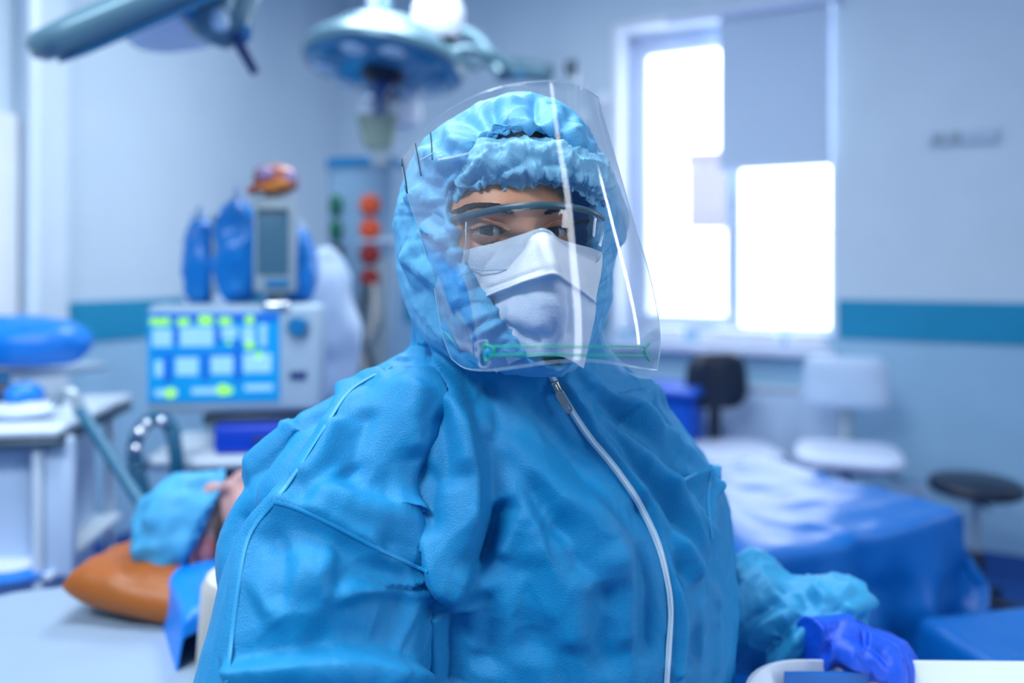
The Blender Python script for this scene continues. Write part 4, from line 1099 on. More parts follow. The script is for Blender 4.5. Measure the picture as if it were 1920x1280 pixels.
# metal slider and pull tab
i0 = 8
def near(px, py):
    k = int(np.argmin([np.linalg.norm(np.array([960+c[0]/c[1]*F, HZ+(CAMZ-c[2])/c[1]*F])-np.array([px, py])) for c in zc])); return k
k = near(1056, 718); kc = zc[k]; T_ = Vector(zt_[k]); Nn = Vector(zn[k]); Bn = Vector(zb_[k])
Rz = Matrix((Bn, T_, Nn)).transposed()
b = MB(); b.box(kc+np.array(Nn)*.0035, (.0075, .013, .004), .0015, Rz); b.box(kc+np.array(Nn)*.0065, (.003, .010, .003), .0012, Rz)
me = b.mesh('s'); plink('zip_slider', me, 'brass', None, 40)
d_ = (Vector(P(1080, 752, .70))-Vector(P(1062, 722, .70))).normalized()
c_ = Vector(kc)+Nn*.0085
b = MB(); side = Nn.cross(d_).normalized(); Rp = Matrix((side, d_, Nn)).transposed()
ring = rounded(.0078, .024, .0038, 6)
out_ = [Vector((x, y-.014, 0)) for x, y in ring]; inn = [Vector((x*.45, y*.22-.0205, 0)) for x, y in ring]
for zz in (0, .0014):
    pass
vo = [[b.bm.verts.new(c_+Rp @ (Vector((p.x, -p.y, zz)))) for p in L_] for zz in (0, .0014) for L_ in (out_, inn)]
n_ = len(ring)
for i in range(n_):
    j = (i+1) % n_
    b.bm.faces.new((vo[0][i], vo[0][j], vo[1][j], vo[1][i])); b.bm.faces.new((vo[2][i], vo[3][i], vo[3][j], vo[2][j]))
    b.bm.faces.new((vo[0][i], vo[2][i], vo[2][j], vo[0][j])); b.bm.faces.new((vo[1][i], vo[1][j], vo[3][j], vo[3][i]))
plink('zip_pull', b.mesh('p'), 'brass', None, 40)

# --- hood
ST = [  # opening edge, silhouette  (clockwise from the top)
 ((985, 243, .712), (990, 180, .800)), ((1060, 258, .722), (1072, 210, .805)), ((1112, 315, .745), (1118, 285, .83)), ((1110, 395, .737), (1170, 375, .85)),
 ((1106, 460, .745), (1177, 425, .855)), ((1110, 522, .752), (1152, 480, .858)), ((1104, 585, .748), (1145, 560, .86)), ((1075, 650, .722), (1108, 655, .82)),
 ((1038, 688, .700), (1048, 698, .748)), ((985, 648, .692), (935, 694, .750)), ((928, 580, .698), (822, 652, .785)), ((884, 505, .708), (760, 560, .825)),
 ((856, 430, .715), (744, 440, .83)), ((850, 365, .717), (752, 365, .825)), ((876, 300, .715), (795, 265, .815)), ((925, 256, .712), (885, 203, .81))]
cent = np.array([962., 430.])
rows = []
for e_, s_ in ST:
    e_ = np.array(e_); s_ = np.array(s_); v_ = s_-e_
    m1 = e_+v_*np.array([.18, .18, -.06]); m2 = e_+v_*np.array([.62, .62, .22])
    b1 = s_*1.0; b1[:2] = cent+(s_[:2]-cent)*.86; b1[2] = s_[2]+.055
    b2 = s_.copy(); b2[:2] = cent+(s_[:2]-cent)*.50; b2[2] = .945; b3 = np.array([cent[0], cent[1], .965])
    rows.append([P(*x) for x in (e_, m1, m2, s_, b1, b2, b3)])
H = cr(np.array(rows), 420, closed=True)                     # around
H = np.transpose(cr(np.transpose(H, (1, 0, 2)), 190), (1, 0, 2))   # outwards
b = MB(); b.grid(H[:, :-1], cu=True); me = b.mesh('h'); 
co = vcos(me); no = vnos(me)
nn_, mm_ = H.shape[0], H.shape[1]-1
th_ = np.repeat(np.arange(nn_)/nn_*2*PI, mm_); tt_ = np.tile(np.arange(mm_)/mm_, nn_)
if no[(nn_//2)*mm_+30][1] > 0: no = -no
gn = vnoise(np.stack([np.cos(th_)*2, np.sin(th_)*2, tt_*3], -1))
topw = .5+.5*np.cos(th_)**2*(np.cos(th_) > -.2)+.6*np.exp(-((th_-4.7)/.7)**2)
ruf = np.sin(th_*44+gn*8)*.0022*np.exp(-tt_/.10)*topw+np.sin(th_*21+gn*9+1)*.0026*np.exp(-((tt_-.13)/.14)**2)*topw
htree = bvh(me)
HS = []
for pts, wl, wr, h in (([(925, 190), (925, 225), (945, 250)], .006, .009, -.010), ([(1003, 182), (1005, 215), (1003, 240)], .004, .007, -.009), ([(860, 215), (895, 240), (905, 270)], .007, .009, -.010), ([(835, 235), (870, 290), (862, 330)], .010, .008, .009),
    ([(900, 205), (940, 195), (975, 200)], .010, .012, .006), ([(790, 290), (830, 300), (855, 330)], .008, .010, .010), ([(775, 330), (800, 345), (845, 360)], .006, .009, -.010), ([(765, 390), (790, 350), (840, 350)], .010, .010, .008),
    ([(770, 420), (800, 400), (840, 430)], .008, .010, -.009), ([(790, 410), (815, 430), (850, 455)], .006, .008, .009), ([(760, 470), (790, 500), (840, 520)], .010, .012, .006), ([(820, 480), (845, 520), (850, 560)], .008, .008, -.006),
    ([(770, 540), (810, 560), (850, 640)], .014, .012, -.006), ([(830, 520), (880, 580), (940, 640)], .012, .012, .006), ([(1040, 200), (1080, 260), (1110, 290)], .010, .010, .007), ([(1130, 330), (1150, 370), (1155, 430)], .008, .008, -.008),
    ([(1150, 380), (1165, 420), (1150, 470)], .007, .007, .006), ([(860, 640), (930, 670), (1000, 690)], .010, .010, -.006), ([(1070, 210), (1060, 240), (1065, 260)], .006, .006, -.007), ([(790, 440), (770, 500), (790, 560)], .010, .010, .006)):
    HS.append((lay(htree, pts, 14), wl, wr, h, .2))
d = sum(stroke(co, no, *s_) for s_ in HS)
fade = np.clip(tt_/.06, .15, 1)
co = co+no*((d*fade+ruf+(facets(co*20, 3)*.0026+facets(co*52, 9)*.0010+fbm(co*14, 3)*.003-.001+np.abs(vnoise(np.stack([np.cos(th_)*9, np.sin(th_)*9, tt_*4], -1)))*.006*np.exp(-tt_/.30))*fade)[:, None]); setcos(me, co)
edge_pts = co.reshape(nn_, mm_, 3)[:, 0]
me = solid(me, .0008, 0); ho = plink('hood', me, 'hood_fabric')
b = MB(); ep = [Vector(p) for p in edge_pts[::2]]; b.tube(ep+[ep[0]], [.0020+.0008*math.sin(i*2.3) for i in range(len(ep)+1)], 8, False)
plink('hood_elastic', b.mesh('e'), 'hood_fabric')

# --- head
HY = math.radians(20); HR = np.array([math.cos(HY), math.sin(HY), 0]); HF = np.array([math.sin(HY), -math.cos(HY), 0]); HU = np.array([0, 0, 1.])
HC = P(987, 434, .700)-HF*.076
def hw(x, y, z): return HC+HR*x+HF*y+HU*z
nlat, nlon = 520, 640
la_ = np.linspace(-PI/2, PI/2, nlat); lo_ = np.linspace(-PI, PI, nlon, endpoint=False)
# concentrate samples on the face
lo_ = lo_-.55*np.sin(lo_); la_ = la_-.25*np.sin(2*la_)*.9
LA, LO = np.meshgrid(la_, lo_, indexing='ij')
X = np.sin(LO)*np.cos(LA); Yf = np.cos(LO)*np.cos(LA); Z = np.sin(LA)
# skull: 150 wide, 190 deep, 235 high (centre a little behind and above the eyes)
x = X*.066; y = np.where(Yf > 0, Yf*.082, Yf*.090); z = Z*np.where(Z > 0, .088, .118)+.004
jaw = np.clip(-z/.11, 0, 1); x = x*(1-.30*jaw**1.5); y = y*np.where(Yf > 0, 1-.04*jaw, 1-.35*jaw)
fr = np.clip(Yf*3, 0, 1)
def gz(cx_, cz_, sx_, sz_): return np.exp(-(((x-cx_)/sx_)**2+((z-cz_)/sz_)**2))
ymax = lambda: None
yy = y.copy()
yy += fr*(.004*gz(0, .026, .045, .010)+.005*gz(0, .05, .05, .035))
for s_ in (-1, 1):
    yy -= fr*.011*gz(s_*.030, -.001, .016, .012); yy += fr*.0035*gz(s_*.034, .021, .018, .006); yy += fr*.006*gz(s_*.045, -.036, .022, .02)
yy += fr*(.011*np.exp(-(x/.010)**2)*np.clip((.012-z)/.03, 0, 1)*(z > -.06)+.012*gz(0, -.036, .012, .012)+.004*gz(.013, -.040, .008, .007)+.004*gz(-.013, -.040, .008, .007))
yy += fr*(.006*gz(0, -.075, .022, .006)+.005*gz(0, -.084, .018, .005)+.007*gz(0, -.105, .02, .012))
ER, EY = .0122, .0600
for s_ in (-1, 1):
    ex, ez = s_*.0315, 0
    r2 = (x-ex)**2+(z-ez)**2
    ball = EY+np.sqrt(np.maximum(0, (ER+.0016)**2-r2))
    w_ = np.clip((.0148-np.sqrt(r2))/.003, 0, 1)*fr
    yy = yy*(1-w_)+np.maximum(yy, ball)*w_
    u_ = (x-ex)/.0150; up_ = .0046*(1-u_**2)+.0006*s_*u_; lo2 = -.0038*(1-u_**2)
    ins = (np.abs(u_) < 1) & (z-ez < up_) & (z-ez > lo2) & (Yf > 0)
    yy = np.where(ins, EY+.002, yy)
    lid = np.exp(-((z-ez-up_-.0012)/.0011)**2)*(np.abs(u_) < 1.05)*fr; yy += lid*.0012
    cre = np.exp(-((z-ez-up_-.0052)/.0012)**2)*np.clip(1.15-np.abs(u_), 0, 1)*fr; yy -= cre*.0016
    bagl = np.exp(-((z-ez-lo2+.0065)/.0016)**2)*np.clip(1.0-np.abs(u_), 0, 1)*fr; yy -= bagl*.0010
Wd = HC+x[..., None]*HR+yy[..., None]*HF+z[..., None]*HU
Wd = np.transpose(Wd, (1, 0, 2)); b = MB(); b.grid(Wd, cu=True)
# neck, grown in as one surface below the jaw, and the trunk and arms under the cloth
b.tube([tuple(HC+np.array([0, .01, -.06])), (-.005, .855, 1.36), (.0, .88, 1.30)], [.052, .055, .055], 32)
me = b.mesh('head'); plink('head', me, 'skin')
b = MB(); tor2 = tor.copy(); tor2[:, 3:] *= .74; ring_loft(b, [tuple(r) for r in tor2])
for s0, sc0 in ((arm, [.022, .055, .045]), (fore, [.042, .035, .03]), (fa, [.02, .045, .035])):
    b.tube([tuple(p) for p in s0], list(np.interp(np.linspace(0, 1, len(s0)), [0, .5, 1], sc0)), 16)
me = voxel(b.mesh('b'), .012, 2); plink('body', me, 'skin')
gaze = Vector((0, 0, CAMZ))
for s_ in (-1, 1):
    ec = Vector(hw(s_*.0315, EY, 0)); g_ = (gaze-ec).normalized(); Rg = g_.to_track_quat('Z', 'Y').to_matrix()
    b = MB(); b.ell(ec, (ER,)*3, Rg, 28); eo = plink('eye', b.mesh('e'), 'eye_white')
    b = MB(); ir = .0063; b.lathe([(ir*math.cos(a), math.sqrt(max(0, (ER+.0003)**2-(ir*math.cos(a))**2))) for a in np.linspace(0, PI/2-.01, 8)]+[(0, ER+.0004)], ec, 28, Rg); plink('iris', b.mesh('i'), 'iris', eo)
    b = MB(); b.lathe([(.0024, math.sqrt((ER+.0006)**2-.0024**2)), (.001, ER+.0006), (0, ER+.0006)], ec, 20, Rg); plink('pupil', b.mesh('i'), 'pupil', eo)
    # lashes along the upper lid
    b = MB()
    for u_ in np.linspace(-.96, .96, 26):
        xx = s_*.0315+u_*.0148; zz = .0046*(1-u_**2)+.0006*s_*u_+.0004; r2 = (u_*.0148)**2+zz**2; yb = EY+math.sqrt(max(0, (ER+.0018)**2-r2))
        b.tube([hw(xx, yb, zz), hw(xx+u_*.0012, yb+.003, zz+.0002), hw(xx+u_*.002, yb+.005, zz+.0018)], [.00038, .0003, .0001], 5)
    plink('eyelashes', b.mesh('l'), 'brow_hair')
    b = MB(); b.tube([hw(s_*.0315+u_*.0150, EY+math.sqrt(max(0, (ER+.0016)**2-(u_*.015)**2)), .0046*(1-u_**2)+.0006*s_*u_) for u_ in np.linspace(-.98, .98, 22)], .0006, 6); plink('lid_line', b.mesh('l'), 'brow_hair')
    rnd = random.Random(5+s_); b = MB()
    head_t = None
    for k in range(230):
        u_ = rnd.random(); xx = s_*(.014+u_*.040); zz = .0155+.0070*math.sin(u_*2.2)+(rnd.random()-.5)*.0065*(1-.6*u_)*min(1, .25+u_*4)-.004*max(0, u_-.7)/.3
        yb = .0835-.010*max(0, (abs(xx)-.01)/.045)**1.6
        nrm = hw(xx, yb, zz); b.tube([nrm, hw(xx+s_*.0035, yb+.0004-.0006, zz+.0022-.0022*u_), hw(xx+s_*.007, yb-.0018, zz+.0028-.004*u_)], [.00042, .00034, .0001], 4)
    EB = b.mesh('b'); EBs = EB
    globals().setdefault('BROWS', []).append(EB)
# eyebrows settle on the skin
htree2 = None
hd = [o for o in bpy.data.objects if o.name == 'head'][0]
ht = BVHTree.FromPolygons([tuple(v.co) for v in hd.data.vertices], [tuple(p.vertices) for p in hd.data.polygons])
for EB in BROWS:
    co = vcos(EB)-PO
    for i in range(len(co)):
        # push each hair to just above the skin along the face direction
        loc, n_, _, _ = ht.ray_cast(Vector(co[i]+HF*.05), Vector(-HF))
        if loc is not None: co[i] = np.array(loc)+HF*(.0004+.0003*(i % 3))
    setcos(EB, co+PO); plink('eyebrow', EB, 'brow_hair')
# hair seen through the gap at the top
b = MB(); b.ell(P(975, 266, .765), (.044, .040, .016), n=24); me = b.mesh('h'); co = vcos(me); co += vnos(me)*(fbm(co*60)*.003)[:, None]; setcos(me, co); plink('hair', me, 'hair_dark')

# --- bouffant cap: ruffle at the brow, elastic, crumpled puff up to the hood's rim
cols = [  # ruffle hem, elastic, low puff, high puff, tuck under hood
 ((848, 402, .735), (848, 392, .730), (846, 380, .724), (842, 350, .724), (832, 330, .745)),
 ((868, 390, .716), (868, 379, .713), (866, 360, .704), (868, 325, .706), (858, 296, .735)),
 ((903, 368, .702), (904, 356, .701), (902, 335, .690), (898, 290, .694), (890, 262, .730)),
 ((950, 357, .6925), (951, 344, .692), (950, 322, .680), (945, 285, .690), (935, 252, .738)),
 ((1006, 349, .690), (1006, 336, .691), (1003, 315, .678), (1000, 280, .688), (1000, 256, .742)),
 ((1050, 350, .696), (1050, 337, .696), (1052, 315, .684), (1052, 282, .694), (1055, 250, .74)),
 ((1085, 364, .709), (1087, 351, .708), (1094, 328, .698), (1095, 300, .708), (1098, 285, .745)),
 ((1110, 382, .724), (1113, 368, .722), (1122, 345, .714), (1128, 320, .724), (1130, 305, .76)),
 ((1124, 402, .745), (1130, 390, .742), (1140, 370, .736), (1146, 350, .745), (1146, 340, .78))]
Gc = np.array([[P(*p) for p in c_] for c_ in cols]); Gc = cr(Gc, 300); Gc = np.transpose(cr(np.transpose(Gc, (1, 0, 2)), 110), (1, 0, 2))
b = MB(); b.grid(Gc); me = b.mesh('cap'); co = vcos(me); no = vnos(me)
if no[150*110+50][1] > 0: no = -no
uu = np.repeat(np.arange(300)/299., 110); vv = np.tile(np.arange(110)/109., 300)
gn = vnoise(np.stack([uu*14, vv*2, uu*0], -1))
pz = np.exp(-((vv-.25)/.07)**2)
dz = np.sin(uu*150+gn*5)*.0022*np.exp(-(vv/.20)**2)+np.sin(uu*95+gn*7)*.0016*np.exp(-((vv-.38)/.12)**2)
dd_ = facets(co*np.array([38, 38, 55.]), 5)*.0045*np.clip((vv-.27)/.15, 0, 1)+facets(co*90, 8)*.0016*np.clip((vv-.27)/.15, 0, 1)+fbm(co*28, 4)*.007*np.clip((vv-.27)/.2, 0, 1)-pz*.0012
ctree = bvh(me)
CS = [(lay(ctree, p_, 14), a_, b_, h_, .2) for p_, a_, b_, h_ in (([(995, 300), (985, 290), (930, 285), (900, 300)], .004, .006, .006), ([(997, 302), (1003, 325), (1006, 345)], .003, .003, .006), ([(1000, 300), (1020, 285), (1060, 280)], .004, .005, .005),
      ([(860, 350), (890, 320), (930, 290)], .004, .005, .006), ([(865, 385), (885, 345), (905, 320)], .005, .004, -.006), ([(990, 305), (950, 320), (915, 345)], .004, .005, -.005), ([(1010, 305), (1050, 310), (1085, 330)], .005, .004, -.005), ([(1010, 318), (1040, 326), (1070, 345)], .003, .004, .004))]
co = co+no*((dz+dd_+sum(stroke(co, no, *s_) for s_ in CS))[:, None])
co[:, 2] += np.where(vv < .12, np.sin(uu*75+gn*4)*.0016*(1-vv/.12), 0); setcos(me, co)
me = solid(me, .0005); plink('bouffant_cap', me, 'cap_fabric')

FACE = BVHTree.FromPolygons([tuple(np.array(v.co)+PO) for v in hd.data.vertices], [tuple(p.vertices) for p in hd.data.polygons])
def clear_face(co, gap=.003):
    o_ = np.array([0, 0, CAMZ])
    for i in range(len(co)):
        d_ = co[i]-o_; L_ = np.linalg.norm(d_); d_ = d_/L_
        l_, n__, _, ds_ = FACE.ray_cast(Vector(o_), Vector(d_))
        if l_ is not None and ds_-gap < L_ : co[i] = o_+d_*(ds_-gap)
    return co
# --- mask: upper panel, ridge fold, lower panel
MT = [(846, 476, .742), (860, 472, .728), (914, 459, .704), (951, 450, .690), (979, 441, .680), (1000, 433, .671), (1017, 429, .667), (1032, 434, .670), (1048, 447, .679), (1072, 456, .690), (1109, 466, .712), (1128, 474, .735)]
MM = [(850, 510, .742), (868, 505, .722), (905, 500, .696), (945, 490, .680), (980, 478, .664), (1002, 466, .650), (1020, 458, .642), (1038, 466, .648), (1056, 480, .664), (1078, 490, .684), (1108, 500, .708), (1126, 506, .735)]
MF = [(862, 585, .742), (885, 570, .722), (915, 553, .694), (951, 539, .672), (985, 526, .650), (1010, 518, .636), (1032, 512, .628), (1046, 514, .630), (1060, 524, .646), (1078, 536, .668), (1098, 550, .694), (1116, 565, .725)]
ML = [(880, 640, .742), (900, 622, .722), (925, 605, .700), (957, 592, .682), (988, 585, .664), (1012, 582, .652), (1034, 580, .646), (1048, 581, .647), (1060, 586, .656), (1076, 594, .672), (1094, 604, .694), (1108, 612, .722)]
MC = [(930, 700, .742), (945, 690, .725), (960, 680, .708), (980, 672, .694), (1002, 668, .682), (1018, 666, .674), (1034, 666, .670), (1046, 667, .671), (1058, 670, .678), (1070, 676, .690), (1082, 684, .708), (1092, 690, .725)]
def loft(rws, nu, nv):
    G_ = np.array([[P(*p) for p in r] for r in rws]); G_ = cr(G_, nv); return np.transpose(cr(np.transpose(G_, (1, 0, 2)), nu), (1, 0, 2))
def fabric_panel(name, G_, m, amp, parent=None, th=.0012, extra=None):
    b = MB(); b.grid(G_); me = b.mesh(name); co = vcos(me); no = vnos(me)
    if no[len(no)//2][1] > 0: no = -no
    d = fbm(co*40, 3)*amp+ridged(co*18)*amp*.6
    if extra is not None: d = d+extra(co, no, me)
    co = clear_face(co+no*d[:, None]); setcos(me, co); return plink(name, solid(me, th), m, parent)
mk = bpy.data.objects.new('face_mask', None); C.objects.link(mk); mk.parent = pr_
def m_up(co, no, me):
    tr_ = bvh(me); r = np.zeros(len(co))
    for p_, a_, b_, h_ in (([(1020, 440), (1030, 480), (1040, 512)], .010, .006, .002), ([(905, 545), (950, 528), (1000, 510), (1032, 502)], .002, .002, -.0012), ([(940, 462), (990, 452), (1015, 445)], .006, .004, .001)):
        r += stroke(co, no, lay(tr_, p_, 12), a_, b_, h_, .2)
    return r
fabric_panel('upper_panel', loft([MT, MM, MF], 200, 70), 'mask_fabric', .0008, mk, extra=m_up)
MFb = [(p[0], p[1]+1, p[2]+.004) for p in MF]; MFc = [(p[0], p[1]+14, p[2]+.016-.006*abs(i-6)/6) for i, p in enumerate(MF)]
def m_lo(co, no, me):
    tr_ = bvh(me); r = np.zeros(len(co))
    for p_, a_, b_, h_ in (([(1046, 530), (1055, 580), (1050, 640)], .008, .006, .003), ([(1062, 545), (1072, 590), (1064, 640)], .006, .006, -.005), ([(940, 605), (985, 628), (1020, 640)], .005, .006, -.005), ([(950, 585), (1000, 600), (1040, 600)], .01, .01, .004), ([(1000, 640), (1020, 625), (1050, 622)], .006, .006, -.002)):
        r += stroke(co, no, lay(tr_, p_, 12), a_, b_, h_, .2)
    return r
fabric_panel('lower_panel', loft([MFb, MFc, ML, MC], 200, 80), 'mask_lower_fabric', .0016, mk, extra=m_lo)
fl = cr(np.array([P(*p)+np.array([0, -.0012, 0]) for p in MF]), 60); b = MB(); b.tube([tuple(p) for p in fl], .0011, 8); plink('fold_edge', b.mesh('f'), 'mask_fabric', mk)
# stitched dots along the upper edge
b = MB(); tp = cr(np.array([P(p[0], p[1]+13, p[2]-.004) for p in MT[1:-1]]), 90)
mt = BVHTree.FromPolygons([tuple(v.co) for v in mk.children[0].data.vertices], [tuple(p.vertices) for p in mk.children[0].data.polygons])
for p_ in tp:
    dr = Vector(p_-np.array([0, 0, CAMZ])).normalized(); l_, n_, _, _ = mt.ray_cast(Vector(np.array([0, 0, CAMZ])-PO), dr)
    if l_ is not None: b.ell(Vector(np.array(l_)+PO), (.00055, .00035, .00030), n=5)
mat('stitch_grey', (.30, .36, .42), .6); plink('stitches', b.mesh('s'), 'stitch_grey', mk)

# --- goggles
gg = bpy.data.objects.new('safety_goggles', None); C.objects.link(gg); gg.parent = pr_
GB = [(843, 418, .735), (850, 411, .716), (873, 405, .700), (905, 398, .686), (945, 390, .674), (985, 386, .668), (1022, 385, .669), (1060, 387, .676), (1095, 393, .690), (1118, 401, .706), (1132, 410, .728)]
bar = clear_face(cr(np.array([P(*p) for p in GB]), 70), .004); b = MB(); b.tube([tuple(p) for p in bar], list(.0022+.0012*np.sin(np.linspace(.25, PI-.25, 70))), 14, True, .62); plink('brow_bar', b.mesh('g'), 'goggle_bar', gg)
LB = [(873, 500), (880, 503), (905, 507), (951, 505), (974, 498), (989, 476), (998, 452), (1004, 438), (1017, 428), (1031, 437), (1039, 462), (1051, 497), (1064, 506), (1085, 506), (1105, 500), (1122, 488), (1131, 470)]
tops = cr(np.array([[p[0], p[1]+5, p[2]-.0015] for p in GB[2:]]), 120)
lb = np.array(LB, float); bx_ = tops[:, 0]*.992+ (lb[:, 0].mean())*0
lowx = np.linspace(873, 1131, 120); lowy = np.interp(lowx, lb[:, 0], lb[:, 1])
rws_ = []
for j, t_ in enumerate(np.linspace(0, 1, 30)):
    r_ = []
    for i in range(120):
        x_ = tops[i, 0]*(1-t_)+lowx[i]*t_; y_ = tops[i, 1]*(1-t_)+lowy[i]*t_
        full = (y_-tops[i, 1])/105.; r_.append(P(x_, y_, tops[i, 2]-.006*math.sin(full*PI)*1+.004*full))
    rws_.append(r_)
G_ = np.array(rws_); b = MB(); b.grid(G_); me = solid(b.mesh('l'), .0014); plink('lens', me, 'goggle_film', gg)
rim = [Vector(G_[-1][i]) for i in range(0, 120, 1)]; b = MB(); b.tube(rim, .0005, 8); plink('lens_edge', b.mesh('r'), 'film_edge', gg)
b = MB(); b.tube([tuple(P(874, 416, .698)), tuple(P(873, 460, .696)), tuple(P(873, 500, .700))], [.0007, .0006, .0007], 8); plink('side_crease', b.mesh('r'), 'film_edge', gg)
Sd = np.array([[P(845, 420, .734), P(847, 455, .736), P(856, 478, .738)], [P(860, 417, .712), P(860, 460, .712), P(864, 490, .714)], [P(873, 416, .699), P(873, 460, .697), P(873, 500, .701)]])
b = MB(); b.grid(cr(Sd, 14)); plink('side_shield', solid(b.mesh('s'), .0012), 'goggle_film', gg)
b = MB(); npd = cr(np.array([P(995, 462, .668), P(1003, 440, .664), P(1017, 431, .660), P(1030, 440, .664), P(1042, 470, .668)]), 24); b.tube([tuple(p) for p in npd], .0016, 8); plink('nose_pad', b.mesh('n'), 'film_edge', gg)
for side_ in (0, -1):
    a_ = Vector(bar[side_]); back = a_+Vector(-HF)*.085+Vector(HR)*(-.006 if side_ == 0 else .006)
    b = MB(); b.tube([a_, back], [.0024, .002], 10, True, .6); plink('temple_arm', b.mesh('t'), 'goggle_bar', gg)

# --- face shield: a bent clear sheet standing off the face
fs = bpy.data.objects.new('face_shield', None); C.objects.link(fs); fs.parent = pr_
SR = [  # rows from the top: px,py,Y stations left to right
 [(753, 296, .735), (790, 250, .690), (850, 201, .640), (925, 168, .600), (1005, 154, .588), (1055, 155, .598), (1095, 166, .622), (1122, 183, .668)],
 [(760, 350, .735), (800, 320, .685), (858, 285, .632), (930, 262, .595), (1010, 254, .583), (1075, 256, .597), (1125, 268, .632), (1152, 290, .682)],
 [(785, 430, .730), (820, 415, .680), (872, 400, .625), (940, 390, .590), (1020, 385, .578), (1095, 388, .592), (1155, 400, .628), (1190, 420, .690)],
 [(812, 530, .720), (842, 530, .672), (888, 528, .617), (952, 524, .580), (1030, 520, .567), (1110, 520, .582), (1182, 524, .622), (1222, 532, .690)],
 [(828, 620, .715), (858, 630, .665), (902, 632, .608), (964, 628, .573), (1040, 622, .560), (1120, 622, .576), (1198, 624, .617), (1238, 628, .685)],
 [(846, 672, .710), (872, 690, .655), (915, 694, .602), (970, 688, .569), (1042, 678, .556), (1120, 677, .573), (1200, 690, .615), (1232, 694, .68)]]
G_ = cr(np.array([[P(*p) for p in r] for r in SR]), 90); G_ = np.transpose(cr(np.transpose(G_, (1, 0, 2)), 160), (1, 0, 2))   # (160 across, 90 down)
b = MB(); b.grid(G_); smb = b.mesh('s'); stree = bvh(smb)
plink('visor', solid(smb, .0005), 'shield_film', fs)
per = [Vector(p) for p in G_[:, 0]]+[Vector(p) for p in G_[-1, 1:]]+[Vector(p) for p in G_[::-1, -1][1:]]+[Vector(p) for p in G_[0, ::-1][1:]]
b = MB(); b.tube(per, .00042, 6, False); plink('visor_edge', b.mesh('e'), 'film_edge', fs)
# green framed slot label near the lower edge
for yy_ in (650, 666):
    ln = lay(stree, [(915, yy_), (1000, yy_-1), (1100, yy_), (1212, yy_+1)], 40, .0004); b = MB(); b.tube([tuple(p) for p in ln], .00070, 6); o = plink('green_line', b.mesh('g'), 'green_print', fs)
for tri in ([(908, 645), (926, 652), (926, 664), (912, 676), (908, 645)], [(1217, 644), (1208, 655), (1208, 662), (1217, 676)]):
    ln = lay(stree, tri, 24, .0004); b = MB(); b.tube([tuple(p) for p in ln], .0009, 6); plink('green_clip', b.mesh('g'), 'green_print', fs)
ln = lay(stree, [(897, 640), (912, 638), (914, 642), (916, 660), (918, 684), (901, 686), (898, 660), (897, 640)], 40, .0003); b = MB(); b.tube([tuple(p) for p in ln], .0004, 6); plink('clip_outline', b.mesh('g'), 'film_edge', fs)
b = MB(); c_ = lay(stree, [(918, 661)], None, .001)[0]; b.ell(c_, (.0032, .0012, .0032), n=12); plink('rivet', b.mesh('g'), 'seam_blue', fs)
# elastic tabs at the temple
for pts in ([(748, 326), (752, 292), (764, 362), (757, 390)], [(779, 268), (785, 300), (790, 330)], [(808, 248), (810, 275), (811, 300)]):
    ln = lay(stree, pts, 16, .0003); b = MB(); b.tube([tuple(p) for p in ln], .0006, 6); plink('tab_line', b.mesh('g'), 'goggle_bar', fs)
for pts in ([(790, 300), (815, 286)], [(823, 300), (850, 295), (880, 288)], [(823, 292), (823, 303)]):
    ln = lay(stree, pts, 12, .0004); b = MB(); b.tube([tuple(p) for p in ln], .0007, 6); plink('strap_line', b.mesh('g'), 'zip_teeth', fs)

# --- far hand in a blue glove, and the tray it holds
HD = .93
def hp(px, py, dY=0): return Vector(P(px, py, HD+dY))
b = MB()
b.tube([hp(1524, 1208, -.004), hp(1538, 1205, .0), hp(1560, 1202, .0), hp(1590, 1208, .0)], [.031, .029, .028, .034], 24)           # flared cuff and wrist
b.ell(hp(1606, 1217, .004), (.050, .040, .031), RY(math.radians(24)), 24)                                    # palm back
fing = [ ([(1622, 1206, -.026), (1658, 1222, -.032), (1677, 1256, -.046), (1678, 1306, -.048)], [.0155, .0148, .0135, .011]),
         ([(1632, 1202, -.004), (1670, 1216, -.010), (1692, 1248, -.024), (1696, 1302, -.028)], [.0150, .0142, .0130, .0105]),
         ([(1638, 1200, .018), (1680, 1216, .012), (1702, 1244, .0), (1708, 1290, -.006)], [.0140, .0130, .0120, .0100]),
         ([(1636, 1200, .038), (1684, 1220, .034), (1708, 1244, .024), (1718, 1276, .018)], [.0125, .0115, .0105, .0090]),
         ([(1575, 1214, -.022), (1600, 1229, -.036), (1628, 1242, -.044), (1650, 1258, -.048)], [.0150, .0135, .0120, .0100]) ]
for pts, rs in fing:
    pp = cr(np.array([hp(*p) for p in pts]), 14); b.tube([tuple(p) for p in pp], list(np.interp(np.linspace(0, 1, 14), np.linspace(0, 1, 4), rs)), 14); b.ell(pp[-1], (rs[-1],)*3, n=10); b.ell(pp[5], (rs[1]*1.06,)*3, n=10)
me = voxel(b.mesh('g'), .0019, 3); tg = bvh(me); co = vcos(me); no = vnos(me)
d = np.zeros(len(co))
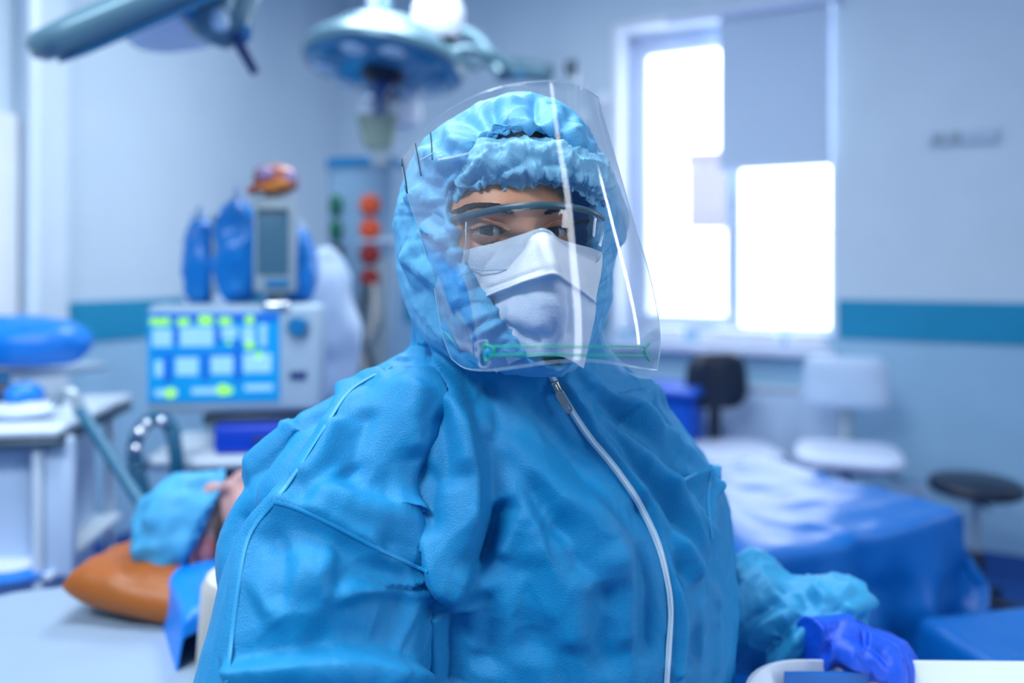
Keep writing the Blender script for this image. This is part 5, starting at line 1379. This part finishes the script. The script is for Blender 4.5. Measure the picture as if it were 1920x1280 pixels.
for p_ in ([(1558, 1168), (1552, 1200), (1545, 1235)], [(1580, 1160), (1560, 1190), (1535, 1240)], [(1618, 1215), (1628, 1240), (1640, 1258)], [(1604, 1222), (1618, 1250), (1636, 1270)]): d += stroke(co, no, lay(tg, p_, 10), .004, .004, -.004, .2)
co = co+no*((d+fbm(co*60)*.0012+ridged(co*30)*.0010)[:, None]); setcos(me, co); plink('glove', me, 'glove')
# white tray edge in front
tz = CAMZ-(1247-HZ)/F*.90
def px2(px, Y): return (px-960)/F*Y
t = thing('tray_table', 'white plastic tray table edge held by the gloved hand', 'tray table', (.565, .80, 0), math.radians(-1))
b = MB(); Wt, Dt = .64, .22
ring_o = rounded(Wt, Dt, .085, 12)
zs = tz
prof = [(0, -.05, .90), (0, -.05, .97), (0, -.012, 1.0), (0, 0, .995), (0, 0, .975), (0, -.012, .965), (0, -.040, .95), (0, -.042, .0)]
rings = []
for (_, dz_, s_) in prof:
    off_ = (1-s_)*.12
    if s_ == 0: rings.append([b.bm.verts.new((0, 0, zs+dz_))])
    else: rings.append([b.bm.verts.new((x*(1-off_*2/Wt*2), y*(1-off_*2/Dt), zs+dz_)) for x, y in ring_o])
rings.insert(0, [b.bm.verts.new((0, 0, zs-.05))])
for A_, B_ in zip(rings, rings[1:]):
    m_ = len(ring_o)
    for k in range(m_):
        k2 = (k+1) % m_
        if len(A_) == 1: b.bm.faces.new((A_[0], B_[k2], B_[k]))
        elif len(B_) == 1: b.bm.faces.new((A_[k], A_[k2], B_[0]))
        else: b.bm.faces.new((A_[k], A_[k2], B_[k2], B_[k]))
b.build('tray', 'white_plastic', t, 50)
MB().cyl((.1, .02, .04), (.1, .02, zs-.05), .022, 20).build('column', 'grey_metal', t)
MB().box((.1, .02, .03), (.5, .2, .05), .02).build('base', 'grey_metal', t)
b = MB(); b.box((0, 0, 0), (.095, .003, .036), .001); o = b.build('tray_liner', 'drape_blue'); o.location = (.352, .893, zs-.020); o.rotation_euler = (.15, 0, 0); tag(o, 'blue liner lying inside the white tray', 'liner')
